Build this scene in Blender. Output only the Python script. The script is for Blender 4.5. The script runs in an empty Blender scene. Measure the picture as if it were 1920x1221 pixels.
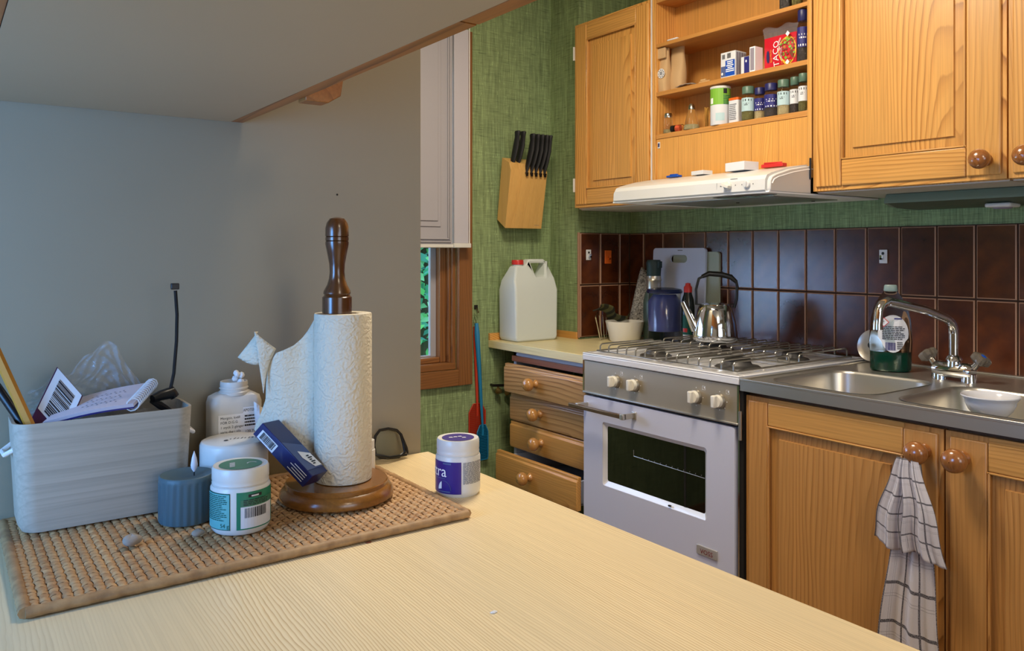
import bpy, bmesh, math, random
from math import sin, cos, pi, radians as R
from mathutils import Vector, Matrix
rnd = random.Random(7)
S = bpy.context.scene
COL = S.collection
H = 1.23                       # eye height; worktops are about 0.33 below it

# ------------------------------------------------------------------ camera, world, lights, exposure
cd = bpy.data.cameras.new('camera'); cam = bpy.data.objects.new('camera', cd); COL.objects.link(cam)
cam.location = (0, 0, H); cam.rotation_euler = (R(90), 0, R(-35.68))
cd.sensor_width = 36; cd.lens = 28.31; cd.shift_y = -0.0721; cd.clip_start = 0.02
S.camera = cam
S.view_settings.view_transform = 'Standard'; S.view_settings.look = 'None'
S.view_settings.gamma = 1; S.view_settings.use_curve_mapping = False
S.view_settings.exposure = 0.0
w = bpy.data.worlds.new('world'); S.world = w; w.use_nodes = True
bg = w.node_tree.nodes['Background']; bg.inputs[0].default_value = (0.50, 0.72, 1.0, 1); bg.inputs[1].default_value = 3.0

def area(name, loc, aim, size, power, color, sy=None):
    l = bpy.data.lights.new(name, 'AREA'); l.energy = power; l.color = color; l.size = size
    if sy: l.shape = 'RECTANGLE'; l.size_y = sy
    o = bpy.data.objects.new(name, l); COL.objects.link(o); o.location = loc
    o.rotation_euler = (Vector(aim) - Vector(loc)).to_track_quat('-Z', 'Y').to_euler()
    return o
area('assumed_ceiling_light', (1.05, 1.32, 2.30), (1.1, 1.25, 0), 0.38, 24, (1.0, 0.88, 0.70))  # light of the assumed ceiling lamp, out of view over the aisle
area('assumed_room_light', (0.3, -1.0, 2.3), (0.9, 0.8, 0.9), 0.6, 17, (1.0, 0.84, 0.62))  # assumed warm light behind the camera; no lamp is built for it
area('added_side_light', (-0.58, 0.72, 1.22), (0.1, 1.17, 1.12), 0.34, 10, (0.13, 0.42, 1.0), 0.5)  # added blue light hanging free inside the room, nearer than the assumed window
area('back_fill_light', (0.4, -2.1, 1.5), (1.2, 1.5, 1.1), 1.4, 19, (0.80, 0.88, 1.0), 1.1)  # added cool fill from behind the camera; the back wall has no window
area('front_window_light', (0.84, 2.63, 1.02), (1.5, 1.2, 0.95), 0.62, 4.5, (0.36, 0.52, 1.0), 0.36)  # added area light just outside the pane, boosts the blue daylight

# ------------------------------------------------------------------ geometry of the view (real positions)
K1, K2, F = 0.5832, 0.8123, 1510.0
def yx(px, X):                 # y of a point on the plane x = X
    t = (px - 960) / F; return X * (K2 - K1 * t) / (K1 + K2 * t)
def xy(px, Y):                 # x of a point on the plane y = Y
    t = (px - 960) / F; return Y * (K1 + K2 * t) / (K2 - K1 * t)
def dep(x, y): return K1 * x + K2 * y
def zz(py, x, y): return H - (py - 472) / F * dep(x, y)
def on(px, py, z):             # point on the level z
    t = (px - 960) / F; d = (H - z) * F / (py - 472)
    return d * (K1 + K2 * t), d * (K2 - K1 * t)

# ------------------------------------------------------------------ materials
def lin(c):
    if isinstance(c, str):
        c = [int(c[i:i+2], 16) / 255 for i in (0, 2, 4)]
    return tuple(((v + 0.055) / 1.055) ** 2.4 if v > 0.04045 else v / 12.92 for v in c) + (1,)
MATS = {}
def mat(name, color, rough=0.5, metal=0.0, trans=0.0, ior=1.45, coat=0.0, spec=None, emit=None, estr=0, alpha=None, sss=0, bump=None, vary=0):
    m = bpy.data.materials.new(name); m.use_nodes = True; nt = m.node_tree
    p = nt.nodes['Principled BSDF']; I = p.inputs
    I['Base Color'].default_value = lin(color); I['Roughness'].default_value = rough; I['Metallic'].default_value = metal
    I['Transmission Weight'].default_value = trans; I['IOR'].default_value = ior; I['Coat Weight'].default_value = coat
    if spec is not None: I['Specular IOR Level'].default_value = spec
    if emit: I['Emission Color'].default_value = lin(emit); I['Emission Strength'].default_value = estr
    if alpha is not None: I['Alpha'].default_value = alpha
    if sss: I['Subsurface Weight'].default_value = sss; I['Subsurface Radius'].default_value = (0.02, 0.02, 0.02)
    tc = nt.nodes.new('ShaderNodeTexCoord')
    if bump:                      # (scale, strength, distance)
        n = nt.nodes.new('ShaderNodeTexNoise'); n.inputs['Scale'].default_value = bump[0]; n.inputs['Detail'].default_value = 4
        b = nt.nodes.new('ShaderNodeBump'); b.inputs['Strength'].default_value = bump[1]; b.inputs['Distance'].default_value = bump[2]
        nt.links.new(tc.outputs['Object'], n.inputs['Vector']); nt.links.new(n.outputs['Fac'], b.inputs['Height'])
        nt.links.new(b.outputs['Normal'], I['Normal'])
    if vary:
        n = nt.nodes.new('ShaderNodeTexNoise'); n.inputs['Scale'].default_value = 9; n.inputs['Detail'].default_value = 5
        h = nt.nodes.new('ShaderNodeHueSaturation'); h.inputs['Color'].default_value = lin(color)
        mr = nt.nodes.new('ShaderNodeMapRange'); mr.inputs['To Min'].default_value = 1 - vary; mr.inputs['To Max'].default_value = 1 + vary
        nt.links.new(tc.outputs['Object'], n.inputs['Vector']); nt.links.new(n.outputs['Fac'], mr.inputs['Value'])
        nt.links.new(mr.outputs['Result'], h.inputs['Value']); nt.links.new(h.outputs['Color'], I['Base Color'])
    MATS[name] = m; return m

def ramp(nt, stops, interp='LINEAR'):
    r = nt.nodes.new('ShaderNodeValToRGB'); cr = r.color_ramp; cr.interpolation = interp
    while len(cr.elements) < len(stops): cr.elements.new(0.5)
    for e, (p, c) in zip(cr.elements, stops): e.position = p; e.color = lin(c) if not isinstance(c, float) else (c, c, c, 1)
    return r

def wood(name, light, mid, dark, axis='Z', ring=30, rough=0.35, coat=0.15, tilt=2.5, strength=1.0, jitter=0.35, fiber=0.25, bump=0.15, off_=(0.05, 0.05, 0.05), dist=0.6):
    m = bpy.data.materials.new(name); m.use_nodes = True; nt = m.node_tree; N = nt.nodes.new; L = nt.links.new
    p = nt.nodes['Principled BSDF']; p.inputs['Roughness'].default_value = rough; p.inputs['Coat Weight'].default_value = coat; p.inputs['Coat Roughness'].default_value = 0.2
    tc = N('ShaderNodeTexCoord'); oi = N('ShaderNodeObjectInfo')
    mul = N('ShaderNodeVectorMath'); mul.operation = 'MULTIPLY'; mul.inputs[1].default_value = (jitter, jitter * 0.8, jitter * 0.9)
    L(oi.outputs['Random'], mul.inputs[0])
    add = N('ShaderNodeVectorMath'); add.operation = 'ADD'; L(tc.outputs['Object'], add.inputs[0]); L(mul.outputs[0], add.inputs[1])
    off = N('ShaderNodeVectorMath'); off.operation = 'ADD'; off.inputs[1].default_value = off_; L(add.outputs[0], off.inputs[0])
    sc = {'X': (0.16, 1, 1), 'Y': (1, 0.16, 1), 'Z': (1, 1, 0.16)}[axis]
    rot = {'X': (0, R(tilt), R(tilt)), 'Y': (R(tilt), 0, R(tilt)), 'Z': (R(tilt), R(tilt), 0)}[axis]
    m0 = N('ShaderNodeMapping'); m0.inputs['Rotation'].default_value = rot; L(off.outputs[0], m0.inputs['Vector'])
    mp = N('ShaderNodeMapping'); mp.inputs['Scale'].default_value = sc; L(m0.outputs[0], mp.inputs['Vector'])
    n1 = N('ShaderNodeTexNoise'); n1.inputs['Scale'].default_value = 7; n1.inputs['Detail'].default_value = 2; L(mp.outputs[0], n1.inputs['Vector'])
    s1 = N('ShaderNodeVectorMath'); s1.operation = 'SUBTRACT'; s1.inputs[1].default_value = (0.5, 0.5, 0.5); L(n1.outputs['Color'], s1.inputs[0])
    s2 = N('ShaderNodeVectorMath'); s2.operation = 'SCALE'; s2.inputs['Scale'].default_value = 0.055; L(s1.outputs[0], s2.inputs[0])
    a2 = N('ShaderNodeVectorMath'); a2.operation = 'ADD'; L(mp.outputs[0], a2.inputs[0]); L(s2.outputs[0], a2.inputs[1])
    wv = N('ShaderNodeTexWave'); wv.wave_type = 'RINGS'; wv.rings_direction = axis; wv.wave_profile = 'SAW'
    wv.inputs['Scale'].default_value = ring; wv.inputs['Distortion'].default_value = dist; wv.inputs['Detail'].default_value = 2; wv.inputs['Detail Scale'].default_value = 1.5
    L(a2.outputs[0], wv.inputs['Vector'])
    r = ramp(nt, [(0.0, light), (0.45, light), (0.75, mid), (0.94, dark), (1.0, light)]); L(wv.outputs['Fac'], r.inputs['Fac'])
    # broad tone and fine fibre
    fm = N('ShaderNodeMapping'); k = {'X': (5, 260, 260), 'Y': (260, 5, 260), 'Z': (260, 260, 5)}[axis]; fm.inputs['Scale'].default_value = k
    L(off.outputs[0], fm.inputs['Vector'])
    fn = N('ShaderNodeTexNoise'); fn.inputs['Scale'].default_value = 1; fn.inputs['Detail'].default_value = 3; L(fm.outputs[0], fn.inputs['Vector'])
    bn = N('ShaderNodeTexNoise'); bn.inputs['Scale'].default_value = 5; bn.inputs['Detail'].default_value = 3; L(mp.outputs[0], bn.inputs['Vector'])
    base = N('ShaderNodeMix'); base.data_type = 'RGBA'; base.inputs[6].default_value = lin(light); L(r.outputs['Color'], base.inputs[7])
    sm = N('ShaderNodeMapRange'); sm.inputs['From Min'].default_value = 0.38; sm.inputs['From Max'].default_value = 0.62; sm.inputs['To Min'].default_value = strength * 0.2; sm.inputs['To Max'].default_value = min(1.0, strength * 1.25)
    L(bn.outputs['Fac'], sm.inputs['Value']); L(sm.outputs[0], base.inputs[0])
    h = N('ShaderNodeHueSaturation'); L(base.outputs[2], h.inputs['Color'])
    v1 = N('ShaderNodeMapRange'); v1.inputs['From Min'].default_value = 0.3; v1.inputs['From Max'].default_value = 0.7; v1.inputs['To Min'].default_value = 1 - fiber * 0.5; v1.inputs['To Max'].default_value = 1 + fiber * 0.4
    L(fn.outputs['Fac'], v1.inputs['Value'])
    v2 = N('ShaderNodeMapRange'); v2.inputs['From Min'].default_value = 0.3; v2.inputs['From Max'].default_value = 0.7; v2.inputs['To Min'].default_value = 0.87; v2.inputs['To Max'].default_value = 1.1
    L(bn.outputs['Fac'], v2.inputs['Value'])
    vm = N('ShaderNodeMath'); vm.operation = 'MULTIPLY'; L(v1.outputs[0], vm.inputs[0]); L(v2.outputs[0], vm.inputs[1]); L(vm.outputs[0], h.inputs['Value'])
    L(h.outputs['Color'], p.inputs['Base Color'])
    b = N('ShaderNodeBump'); b.inputs['Strength'].default_value = bump; b.inputs['Distance'].default_value = 0.0006; L(fn.outputs['Fac'], b.inputs['Height']); L(b.outputs['Normal'], p.inputs['Normal'])
    MATS[name] = m; return m

PL, PM, PD = 'd9a055', 'c68a42', '9c6228'      # honey pine
for ax in 'YZ': wood('pine_' + ax, PL, PM, PD, ax, ring=44, rough=0.34, coat=0.2, strength=0.8, tilt=3.5)
for ax in 'YZ': wood('pine_old_' + ax, 'bd915c', '9a6a38', '58341a', ax, ring=26, rough=0.4, tilt=9, strength=1.0)
wood('pine_low_Y', 'cc9650', 'bb8340', '93602c', 'Y', ring=50, rough=0.36, strength=0.7, tilt=4); wood('pine_low_Z', 'c08a4c', 'b0783c', '8c5c2a', 'Z', ring=42, rough=0.36, strength=0.85, tilt=4)
wood('pine_panel', 'dca052', 'd09445', 'b0742e', 'Z', ring=90, rough=0.4, tilt=0.5, strength=0.7)
wood('shelf_wood', 'c88c46', 'bd8140', 'a46a30', 'Y', ring=40, rough=0.45, strength=0.4)
wood('shelf_back', 'c99048', 'c38941', 'b47a38', 'Z', ring=30, rough=0.5, strength=0.35)
wood('window_wood_Z', '8a5a30', '7a4c27', '5c361b', 'Z', ring=30, rough=0.4); wood('window_wood_X', '8a5a30', '7a4c27', '5c361b', 'X', ring=30, rough=0.4)
wood('table_wood', 'e0cca2', 'd2b98a', 'b2905e', 'Y', ring=100, rough=0.38, coat=0.08, tilt=4.0, strength=0.72, jitter=0.02, fiber=0.12, bump=0.04, off_=(0.30, 0.0, 0.10), dist=2.6)
wood('worktop_wood', 'e6d6a2', 'e0cd96', 'd2bb80', 'Y', ring=40, rough=0.35, strength=0.4)
wood('turned_wood', '573214', '4c2a10', '3a1e0a', 'Z', ring=30, rough=0.22, coat=0.6, fiber=0.3, strength=0.5)
wood('base_wood', '85551f', '774818', '5e3812', 'Y', ring=30, rough=0.25, coat=0.5, fiber=0.3, strength=0.35)
wood('knob_wood', '9c6232', '8c5428', '6a3a18', 'Z', ring=70, rough=0.18, coat=0.7, tilt=20, jitter=0.1)
wood('knob_light', 'c08a4c', 'b07a3e', '8a5a2a', 'Z', ring=70, rough=0.25, coat=0.5, tilt=20, jitter=0.1)
wood('block_wood', 'd8aa62', 'cf9c55', 'bf8c48', 'Z', ring=12, rough=0.45, fiber=0.1, strength=0.5)
wood('crate_wood', 'b4aa9a', 'a89e90', '8c8274', 'X', ring=30, rough=0.6, coat=0, fiber=0.22, strength=0.28)
wood('red_rail', '7c4a30', '74442c', '5c3420', 'Y', ring=20)
wood('dark_trim', 'a46c36', '94602e', '784a22', 'Y', ring=20, rough=0.45)

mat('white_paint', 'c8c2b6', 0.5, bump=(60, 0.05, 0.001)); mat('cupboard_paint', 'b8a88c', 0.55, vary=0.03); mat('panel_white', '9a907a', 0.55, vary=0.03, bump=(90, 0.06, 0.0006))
mat('white_enamel', 'dcdce0', 0.18, coat=0.6); mat('enamel_door', 'cacbdb', 0.22, coat=0.5); mat('white_plastic', 'd8d6d0', 0.3); mat('hood_white', 'd6d6d4', 0.3, coat=0.2)
mat('matte_white', 'e4e0dc', 0.6); mat('shade_white', 'a5a2a8', 0.6); mat('shade_edge', 'bab7c0', 0.5)
mat('steel', 'c4c0b8', 0.32, 0.88, bump=(120, 0.03, 0.0005)); mat('steel_brushed', 'aaa69e', 0.36, 0.85); mat('chrome', 'd8dade', 0.06, 1.0)
mat('panel_metal', 'a09480', 0.38, 0.4); mat('grate_steel', 'a09c94', 0.3, 0.9); mat('burner', '5c5a58', 0.45, 0.6); mat('dark_metal', '3a3734', 0.4, 0.8); mat('bronze', '7a6248', 0.35, 0.8)
mat('black', '141416', 0.35); mat('black_soft', '1b1b1e', 0.55); mat('dark_gap', '16120f', 0.8); mat('glass_dark', '0a0d0b', 0.05, coat=1.0)
mat('glass', 'ffffff', 0.0, trans=1.0, ior=1.45); mat('glass_mid', 'f0f4f6', 0.02, trans=1.0, ior=1.3); mat('glass_thin', 'ffffff', 0.0, trans=1.0, ior=1.1); mat('film', 'e8eef8', 0.1, alpha=0.17, spec=1.0, coat=1.0, bump=(70, 1.0, 0.004)); mat('clear_plastic', 'e8eef8', 0.08, alpha=0.14, spec=1.0, coat=1.0)
mat('red', 'c8302c', 0.35); mat('red_net', 'c23a22', 0.5); mat('blue_plastic', '1d7aa8', 0.35); mat('orange', 'dc641c', 0.4); mat('navy', '22245a', 0.4); mat('navy_label', '2c2c74', 0.4)
mat('teal_cap', '55705f', 0.4); mat('purple_label', '35247c', 0.35); mat('green_label', '1f7a5c', 0.4); mat('mint_label', '66b0b0', 0.4); mat('lid_green', '3d7a5e', 0.35)
mat('pale_blue', 'b4cfd4', 0.4); mat('label_white', 'd8dade', 0.5); mat('print_black', '24242a', 0.6); mat('print_grey', '6c6c74', 0.6); mat('print_teal', '135a50', 0.6); mat('print_white', 'f4f4f4', 0.5)
mat('pack_blue', '1b4fb4', 0.4); mat('badge_grey', 'b0aca8', 0.35, 0.3); mat('badge_red', '7c1420', 0.4); mat('match_grey', '8f8894', 0.8); mat('kraft', 'c2a176', 0.8, bump=(40, 0.4, 0.002)); mat('taco_red', 'c81e30', 0.3); mat('lime', '7cb43c', 0.4); mat('yellow', 'e2c23a', 0.4); mat('tomato', 'c8532c', 0.5); mat('mince', '7c3f24', 0.7)
mat('herbs', '6f6a3c', 0.9, bump=(400, 1, 0.002), vary=0.4); mat('seeds', 'c8b98a', 0.9, bump=(400, 1, 0.002), vary=0.3); mat('pepper', '4a4440', 0.9, bump=(400, 1, 0.002), vary=0.5)
mat('candle_wax', '4c636b', 0.45, sss=0.2); mat('flame', 'e4e4ec', 0.4); mat('stone', '9c9184', 0.85, bump=(60, 0.5, 0.004), vary=0.1); mat('cork', 'c09a68', 0.8)
mat('can_plastic', 'dde4e1', 0.35, trans=0.15, ior=1.1, sss=0.4, coat=0.1); mat('thermos_green', '44574f', 0.35); mat('thermos_cap', '1f3436', 0.5); mat('olive_cloth', '585634', 0.9); mat('olive_stripe', '26281c', 0.9)
mat('jar_blue', '4c5690', 0.15, coat=0.5); mat('jar_lid', '1c2850', 0.25); mat('board_white', 'c6cce0', 0.45); mat('board_green', 'a4ac98', 0.5); mat('bowl_white', 'e0dcd0', 0.3, coat=0.3); mat('ceramic', 'd8d8dc', 0.15, coat=0.5)
mat('soap_dark', '16201e', 0.25); mat('soap_green', '04382a', 0.1, coat=0.4); mat('soap_pet', 'e8f2ee', 0.03, trans=1.0, ior=1.06); mat('pet_cap', '9cb4b0', 0.4, trans=0.4); mat('sponge', '7c9a86', 0.9)
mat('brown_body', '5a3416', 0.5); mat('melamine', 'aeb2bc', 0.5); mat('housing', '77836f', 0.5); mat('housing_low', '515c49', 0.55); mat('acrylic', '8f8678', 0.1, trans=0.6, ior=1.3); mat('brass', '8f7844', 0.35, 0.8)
mat('wick', '222222', 0.7); mat('note_paper', 'c6bfca', 0.7); mat('cotton', 'eeeeee', 0.95, sss=0.3, bump=(80, 1, 0.004)); mat('box_navy', '101c58', 0.3, coat=0.3); mat('box_mid', '53608c', 0.35); mat('plum', '4a1f48', 0.35); mat('pencil_wood', 'c98a30', 0.5); mat('lens', 'dfe8e4', 0.0, trans=1.0, ior=1.05)
mat('ceiling_paint', 'd9d4ca', 0.9); mat('floor_lino', '8a6a48', 0.5, vary=0.1); mat('plaster', 'cfc6b4', 0.9); mat('amber', 'd6a24c', 0.3, trans=0.3); mat('lamp_glass', 'fff2d8', 0.4, emit='ffe2b4', estr=4)
mat('lawn', '74c858', 0.9, bump=(3, 0.6, 0.1), vary=0.3); mat('leaf', '7cc08a', 0.7); mat('leaf_dark', '4c9a86', 0.7); mat('bark', '4c4238', 0.9)

def wallpaper():
    m = bpy.data.materials.new('green_wallpaper'); m.use_nodes = True; nt = m.node_tree; N = nt.nodes.new; L = nt.links.new
    p = nt.nodes['Principled BSDF']; p.inputs['Roughness'].default_value = 0.85; p.inputs['Specular IOR Level'].default_value = 0.2
    g = N('ShaderNodeNewGeometry')
    def nz(sc, s=1.0, d=3):
        mp = N('ShaderNodeMapping'); mp.inputs['Scale'].default_value = sc; L(g.outputs['Position'], mp.inputs['Vector'])
        n = N('ShaderNodeTexNoise'); n.inputs['Scale'].default_value = s; n.inputs['Detail'].default_value = d; L(mp.outputs[0], n.inputs['Vector']); return n
    v = nz((330, 330, 14)); h = nz((12, 12, 420)); big = nz((90, 90, 3.0)); dash = nz((16, 16, 300), 1.0, 1); spk = nz((250, 250, 60), 1.0, 1)
    def mr(n, a, b, c, d):
        q = N('ShaderNodeMapRange'); q.inputs['From Min'].default_value = a; q.inputs['From Max'].default_value = b; q.inputs['To Min'].default_value = c; q.inputs['To Max'].default_value = d
        L(n.outputs['Fac'], q.inputs['Value']); return q
    def mm(a, b, op='MULTIPLY'):
        q = N('ShaderNodeMath'); q.operation = op; L(a.outputs[0], q.inputs[0]); L(b.outputs[0], q.inputs[1]); return q
    val = mm(mm(mr(v, 0.3, 0.7, 0.72, 1.3), mr(h, 0.3, 0.7, 0.82, 1.18)), mr(big, 0.3, 0.7, 0.85, 1.16))
    val = mm(val, mr(dash, 0.27, 0.34, 0.55, 1.0)); val = mm(val, mr(spk, 0.68, 0.78, 1.0, 1.6))
    hs = N('ShaderNodeHueSaturation'); hs.inputs['Color'].default_value = lin('839569'); L(val.outputs[0], hs.inputs['Value'])
    L(hs.outputs['Color'], p.inputs['Base Color'])
    b = N('ShaderNodeBump'); b.inputs['Strength'].default_value = 0.4; b.inputs['Distance'].default_value = 0.001; L(val.outputs[0], b.inputs['Height']); L(b.outputs['Normal'], p.inputs['Normal'])
    MATS['wallpaper'] = m
wallpaper()

def tilemat():
    m = bpy.data.materials.new('tile_glaze'); m.use_nodes = True; nt = m.node_tree; N = nt.nodes.new; L = nt.links.new
    p = nt.nodes['Principled BSDF']; p.inputs['Roughness'].default_value = 0.24; p.inputs['Coat Weight'].default_value = 0.2; p.inputs['Coat Roughness'].default_value = 0.2
    oi = N('ShaderNodeObjectInfo'); tc = N('ShaderNodeTexCoord')
    n = N('ShaderNodeTexNoise'); n.inputs['Scale'].default_value = 22; n.inputs['Detail'].default_value = 5; L(tc.outputs['Object'], n.inputs['Vector'])
    r = ramp(nt, [(0.3, '3a1a0c'), (0.7, '54280f')]); L(n.outputs['Fac'], r.inputs['Fac'])
    hs = N('ShaderNodeHueSaturation'); L(r.outputs['Color'], hs.inputs['Color'])
    q = N('ShaderNodeMapRange'); q.inputs['To Min'].default_value = 0.8; q.inputs['To Max'].default_value = 1.25; L(oi.outputs['Random'], q.inputs['Value']); L(q.outputs[0], hs.inputs['Value'])
    L(hs.outputs['Color'], p.inputs['Base Color'])
    b = N('ShaderNodeBump'); b.inputs['Strength'].default_value = 0.12; b.inputs['Distance'].default_value = 0.002; L(n.outputs['Fac'], b.inputs['Height']); L(b.outputs['Normal'], p.inputs['Normal'])
    MATS['tile'] = m
tilemat()
mat('tile_rim', 'a07a62', 0.4); mat('grout', '3f2a1e', 0.9)  # tile_rim: lighter than the glaze, light caught by tile edges is painted in

def fiber(name, c1, c2, sc):
    m = bpy.data.materials.new(name); m.use_nodes = True; nt = m.node_tree; N = nt.nodes.new; L = nt.links.new
    p = nt.nodes['Principled BSDF']; p.inputs['Roughness'].default_value = 0.6
    tc = N('ShaderNodeTexCoord'); n = N('ShaderNodeTexNoise'); n.inputs['Scale'].default_value = sc; n.inputs['Detail'].default_value = 4; L(tc.outputs['Object'], n.inputs['Vector'])
    r = ramp(nt, [(0.3, c1), (0.7, c2)]); L(n.outputs['Fac'], r.inputs['Fac']); L(r.outputs['Color'], p.inputs['Base Color'])
    b = N('ShaderNodeBump'); b.inputs['Strength'].default_value = 0.4; b.inputs['Distance'].default_value = 0.001; L(n.outputs['Fac'], b.inputs['Height']); L(b.outputs['Normal'], p.inputs['Normal'])
    MATS[name] = m
fiber('wicker', '9a7048', 'c29a6a', 60); fiber('wicker_rim', '8c6a46', 'b08c60', 90); fiber('wicker_under', '38240f', '4c331a', 60)
fiber('speckle_cloth', '2c2a2a', 'b8b4ac', 170)

def towelmat(name, nu, nv):
    m = bpy.data.materials.new(name); m.use_nodes = True; nt = m.node_tree; N = nt.nodes.new; L = nt.links.new
    p = nt.nodes['Principled BSDF']; p.inputs['Roughness'].default_value = 0.95
    uv = N('ShaderNodeUVMap'); uv.uv_map = 'uv'; sp = N('ShaderNodeSeparateXYZ'); L(uv.outputs[0], sp.inputs[0])
    ns = N('ShaderNodeTexNoise'); ns.inputs['Scale'].default_value = 160; L(uv.outputs[0], ns.inputs['Vector'])
    outs = []
    for o, k in ((0, nu), (1, nv)):
        a = N('ShaderNodeMath'); a.operation = 'MULTIPLY'; a.inputs[1].default_value = k; L(sp.outputs[o], a.inputs[0])
        f = N('ShaderNodeMath'); f.operation = 'FRACT'; L(a.outputs[0], f.inputs[0])
        r = ramp(nt, [(0, 1.0), (0.08, 0.0), (0.3, 0.0), (0.315, 0.45), (0.33, 0.0), (0.37, 0.0), (0.385, 0.45), (0.4, 0.0)], 'CONSTANT'); L(f.outputs[0], r.inputs['Fac']); outs.append(r)
    mx = N('ShaderNodeMath'); mx.operation = 'MAXIMUM'; L(outs[0].outputs[0], mx.inputs[0]); L(outs[1].outputs[0], mx.inputs[1])
    q = N('ShaderNodeMapRange'); q.inputs['From Min'].default_value = 0.35; q.inputs['From Max'].default_value = 0.6; q.inputs['To Min'].default_value = 0.5; L(ns.outputs['Fac'], q.inputs['Value'])
    m2 = N('ShaderNodeMath'); m2.operation = 'MULTIPLY'; L(mx.outputs[0], m2.inputs[0]); L(q.outputs[0], m2.inputs[1])
    c = N('ShaderNodeMix'); c.data_type = 'RGBA'; c.inputs[6].default_value = lin('cfc8c8'); c.inputs[7].default_value = lin('24202c'); L(m2.outputs[0], c.inputs[0])
    L(c.outputs[2], p.inputs['Base Color'])
    b = N('ShaderNodeBump'); b.inputs['Strength'].default_value = 0.5; b.inputs['Distance'].default_value = 0.001; L(ns.outputs['Fac'], b.inputs['Height']); L(b.outputs['Normal'], p.inputs['Normal'])
    MATS[name] = m
towelmat('towel_check', 3, 5)

def papermat():
    m = bpy.data.materials.new('kitchen_paper'); m.use_nodes = True; nt = m.node_tree; N = nt.nodes.new; L = nt.links.new
    p = nt.nodes['Principled BSDF']; p.inputs['Roughness'].default_value = 0.9; p.inputs['Base Color'].default_value = lin('d8cfba')
    tc = N('ShaderNodeTexCoord'); wv = N('ShaderNodeTexWave'); wv.wave_type = 'RINGS'; wv.rings_direction = 'SPHERICAL'
    mp = N('ShaderNodeMapping'); mp.inputs['Location'].default_value = (0, 0, 0.03); L(tc.outputs['Object'], mp.inputs['Vector'])
    wv.inputs['Scale'].default_value = 30; wv.inputs['Distortion'].default_value = 12; wv.inputs['Detail Scale'].default_value = 3; L(mp.outputs[0], wv.inputs['Vector'])
    vo = N('ShaderNodeTexVoronoi'); vo.inputs['Scale'].default_value = 240; L(tc.outputs['Object'], vo.inputs['Vector'])
    ad = N('ShaderNodeMath'); ad.operation = 'ADD'; L(wv.outputs['Fac'], ad.inputs[0]); L(vo.outputs['Distance'], ad.inputs[1])
    b = N('ShaderNodeBump'); b.inputs['Strength'].default_value = 0.7; b.inputs['Distance'].default_value = 0.0009; L(ad.outputs[0], b.inputs['Height']); L(b.outputs['Normal'], p.inputs['Normal'])
    MATS['kitchen_paper'] = m
papermat()

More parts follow.
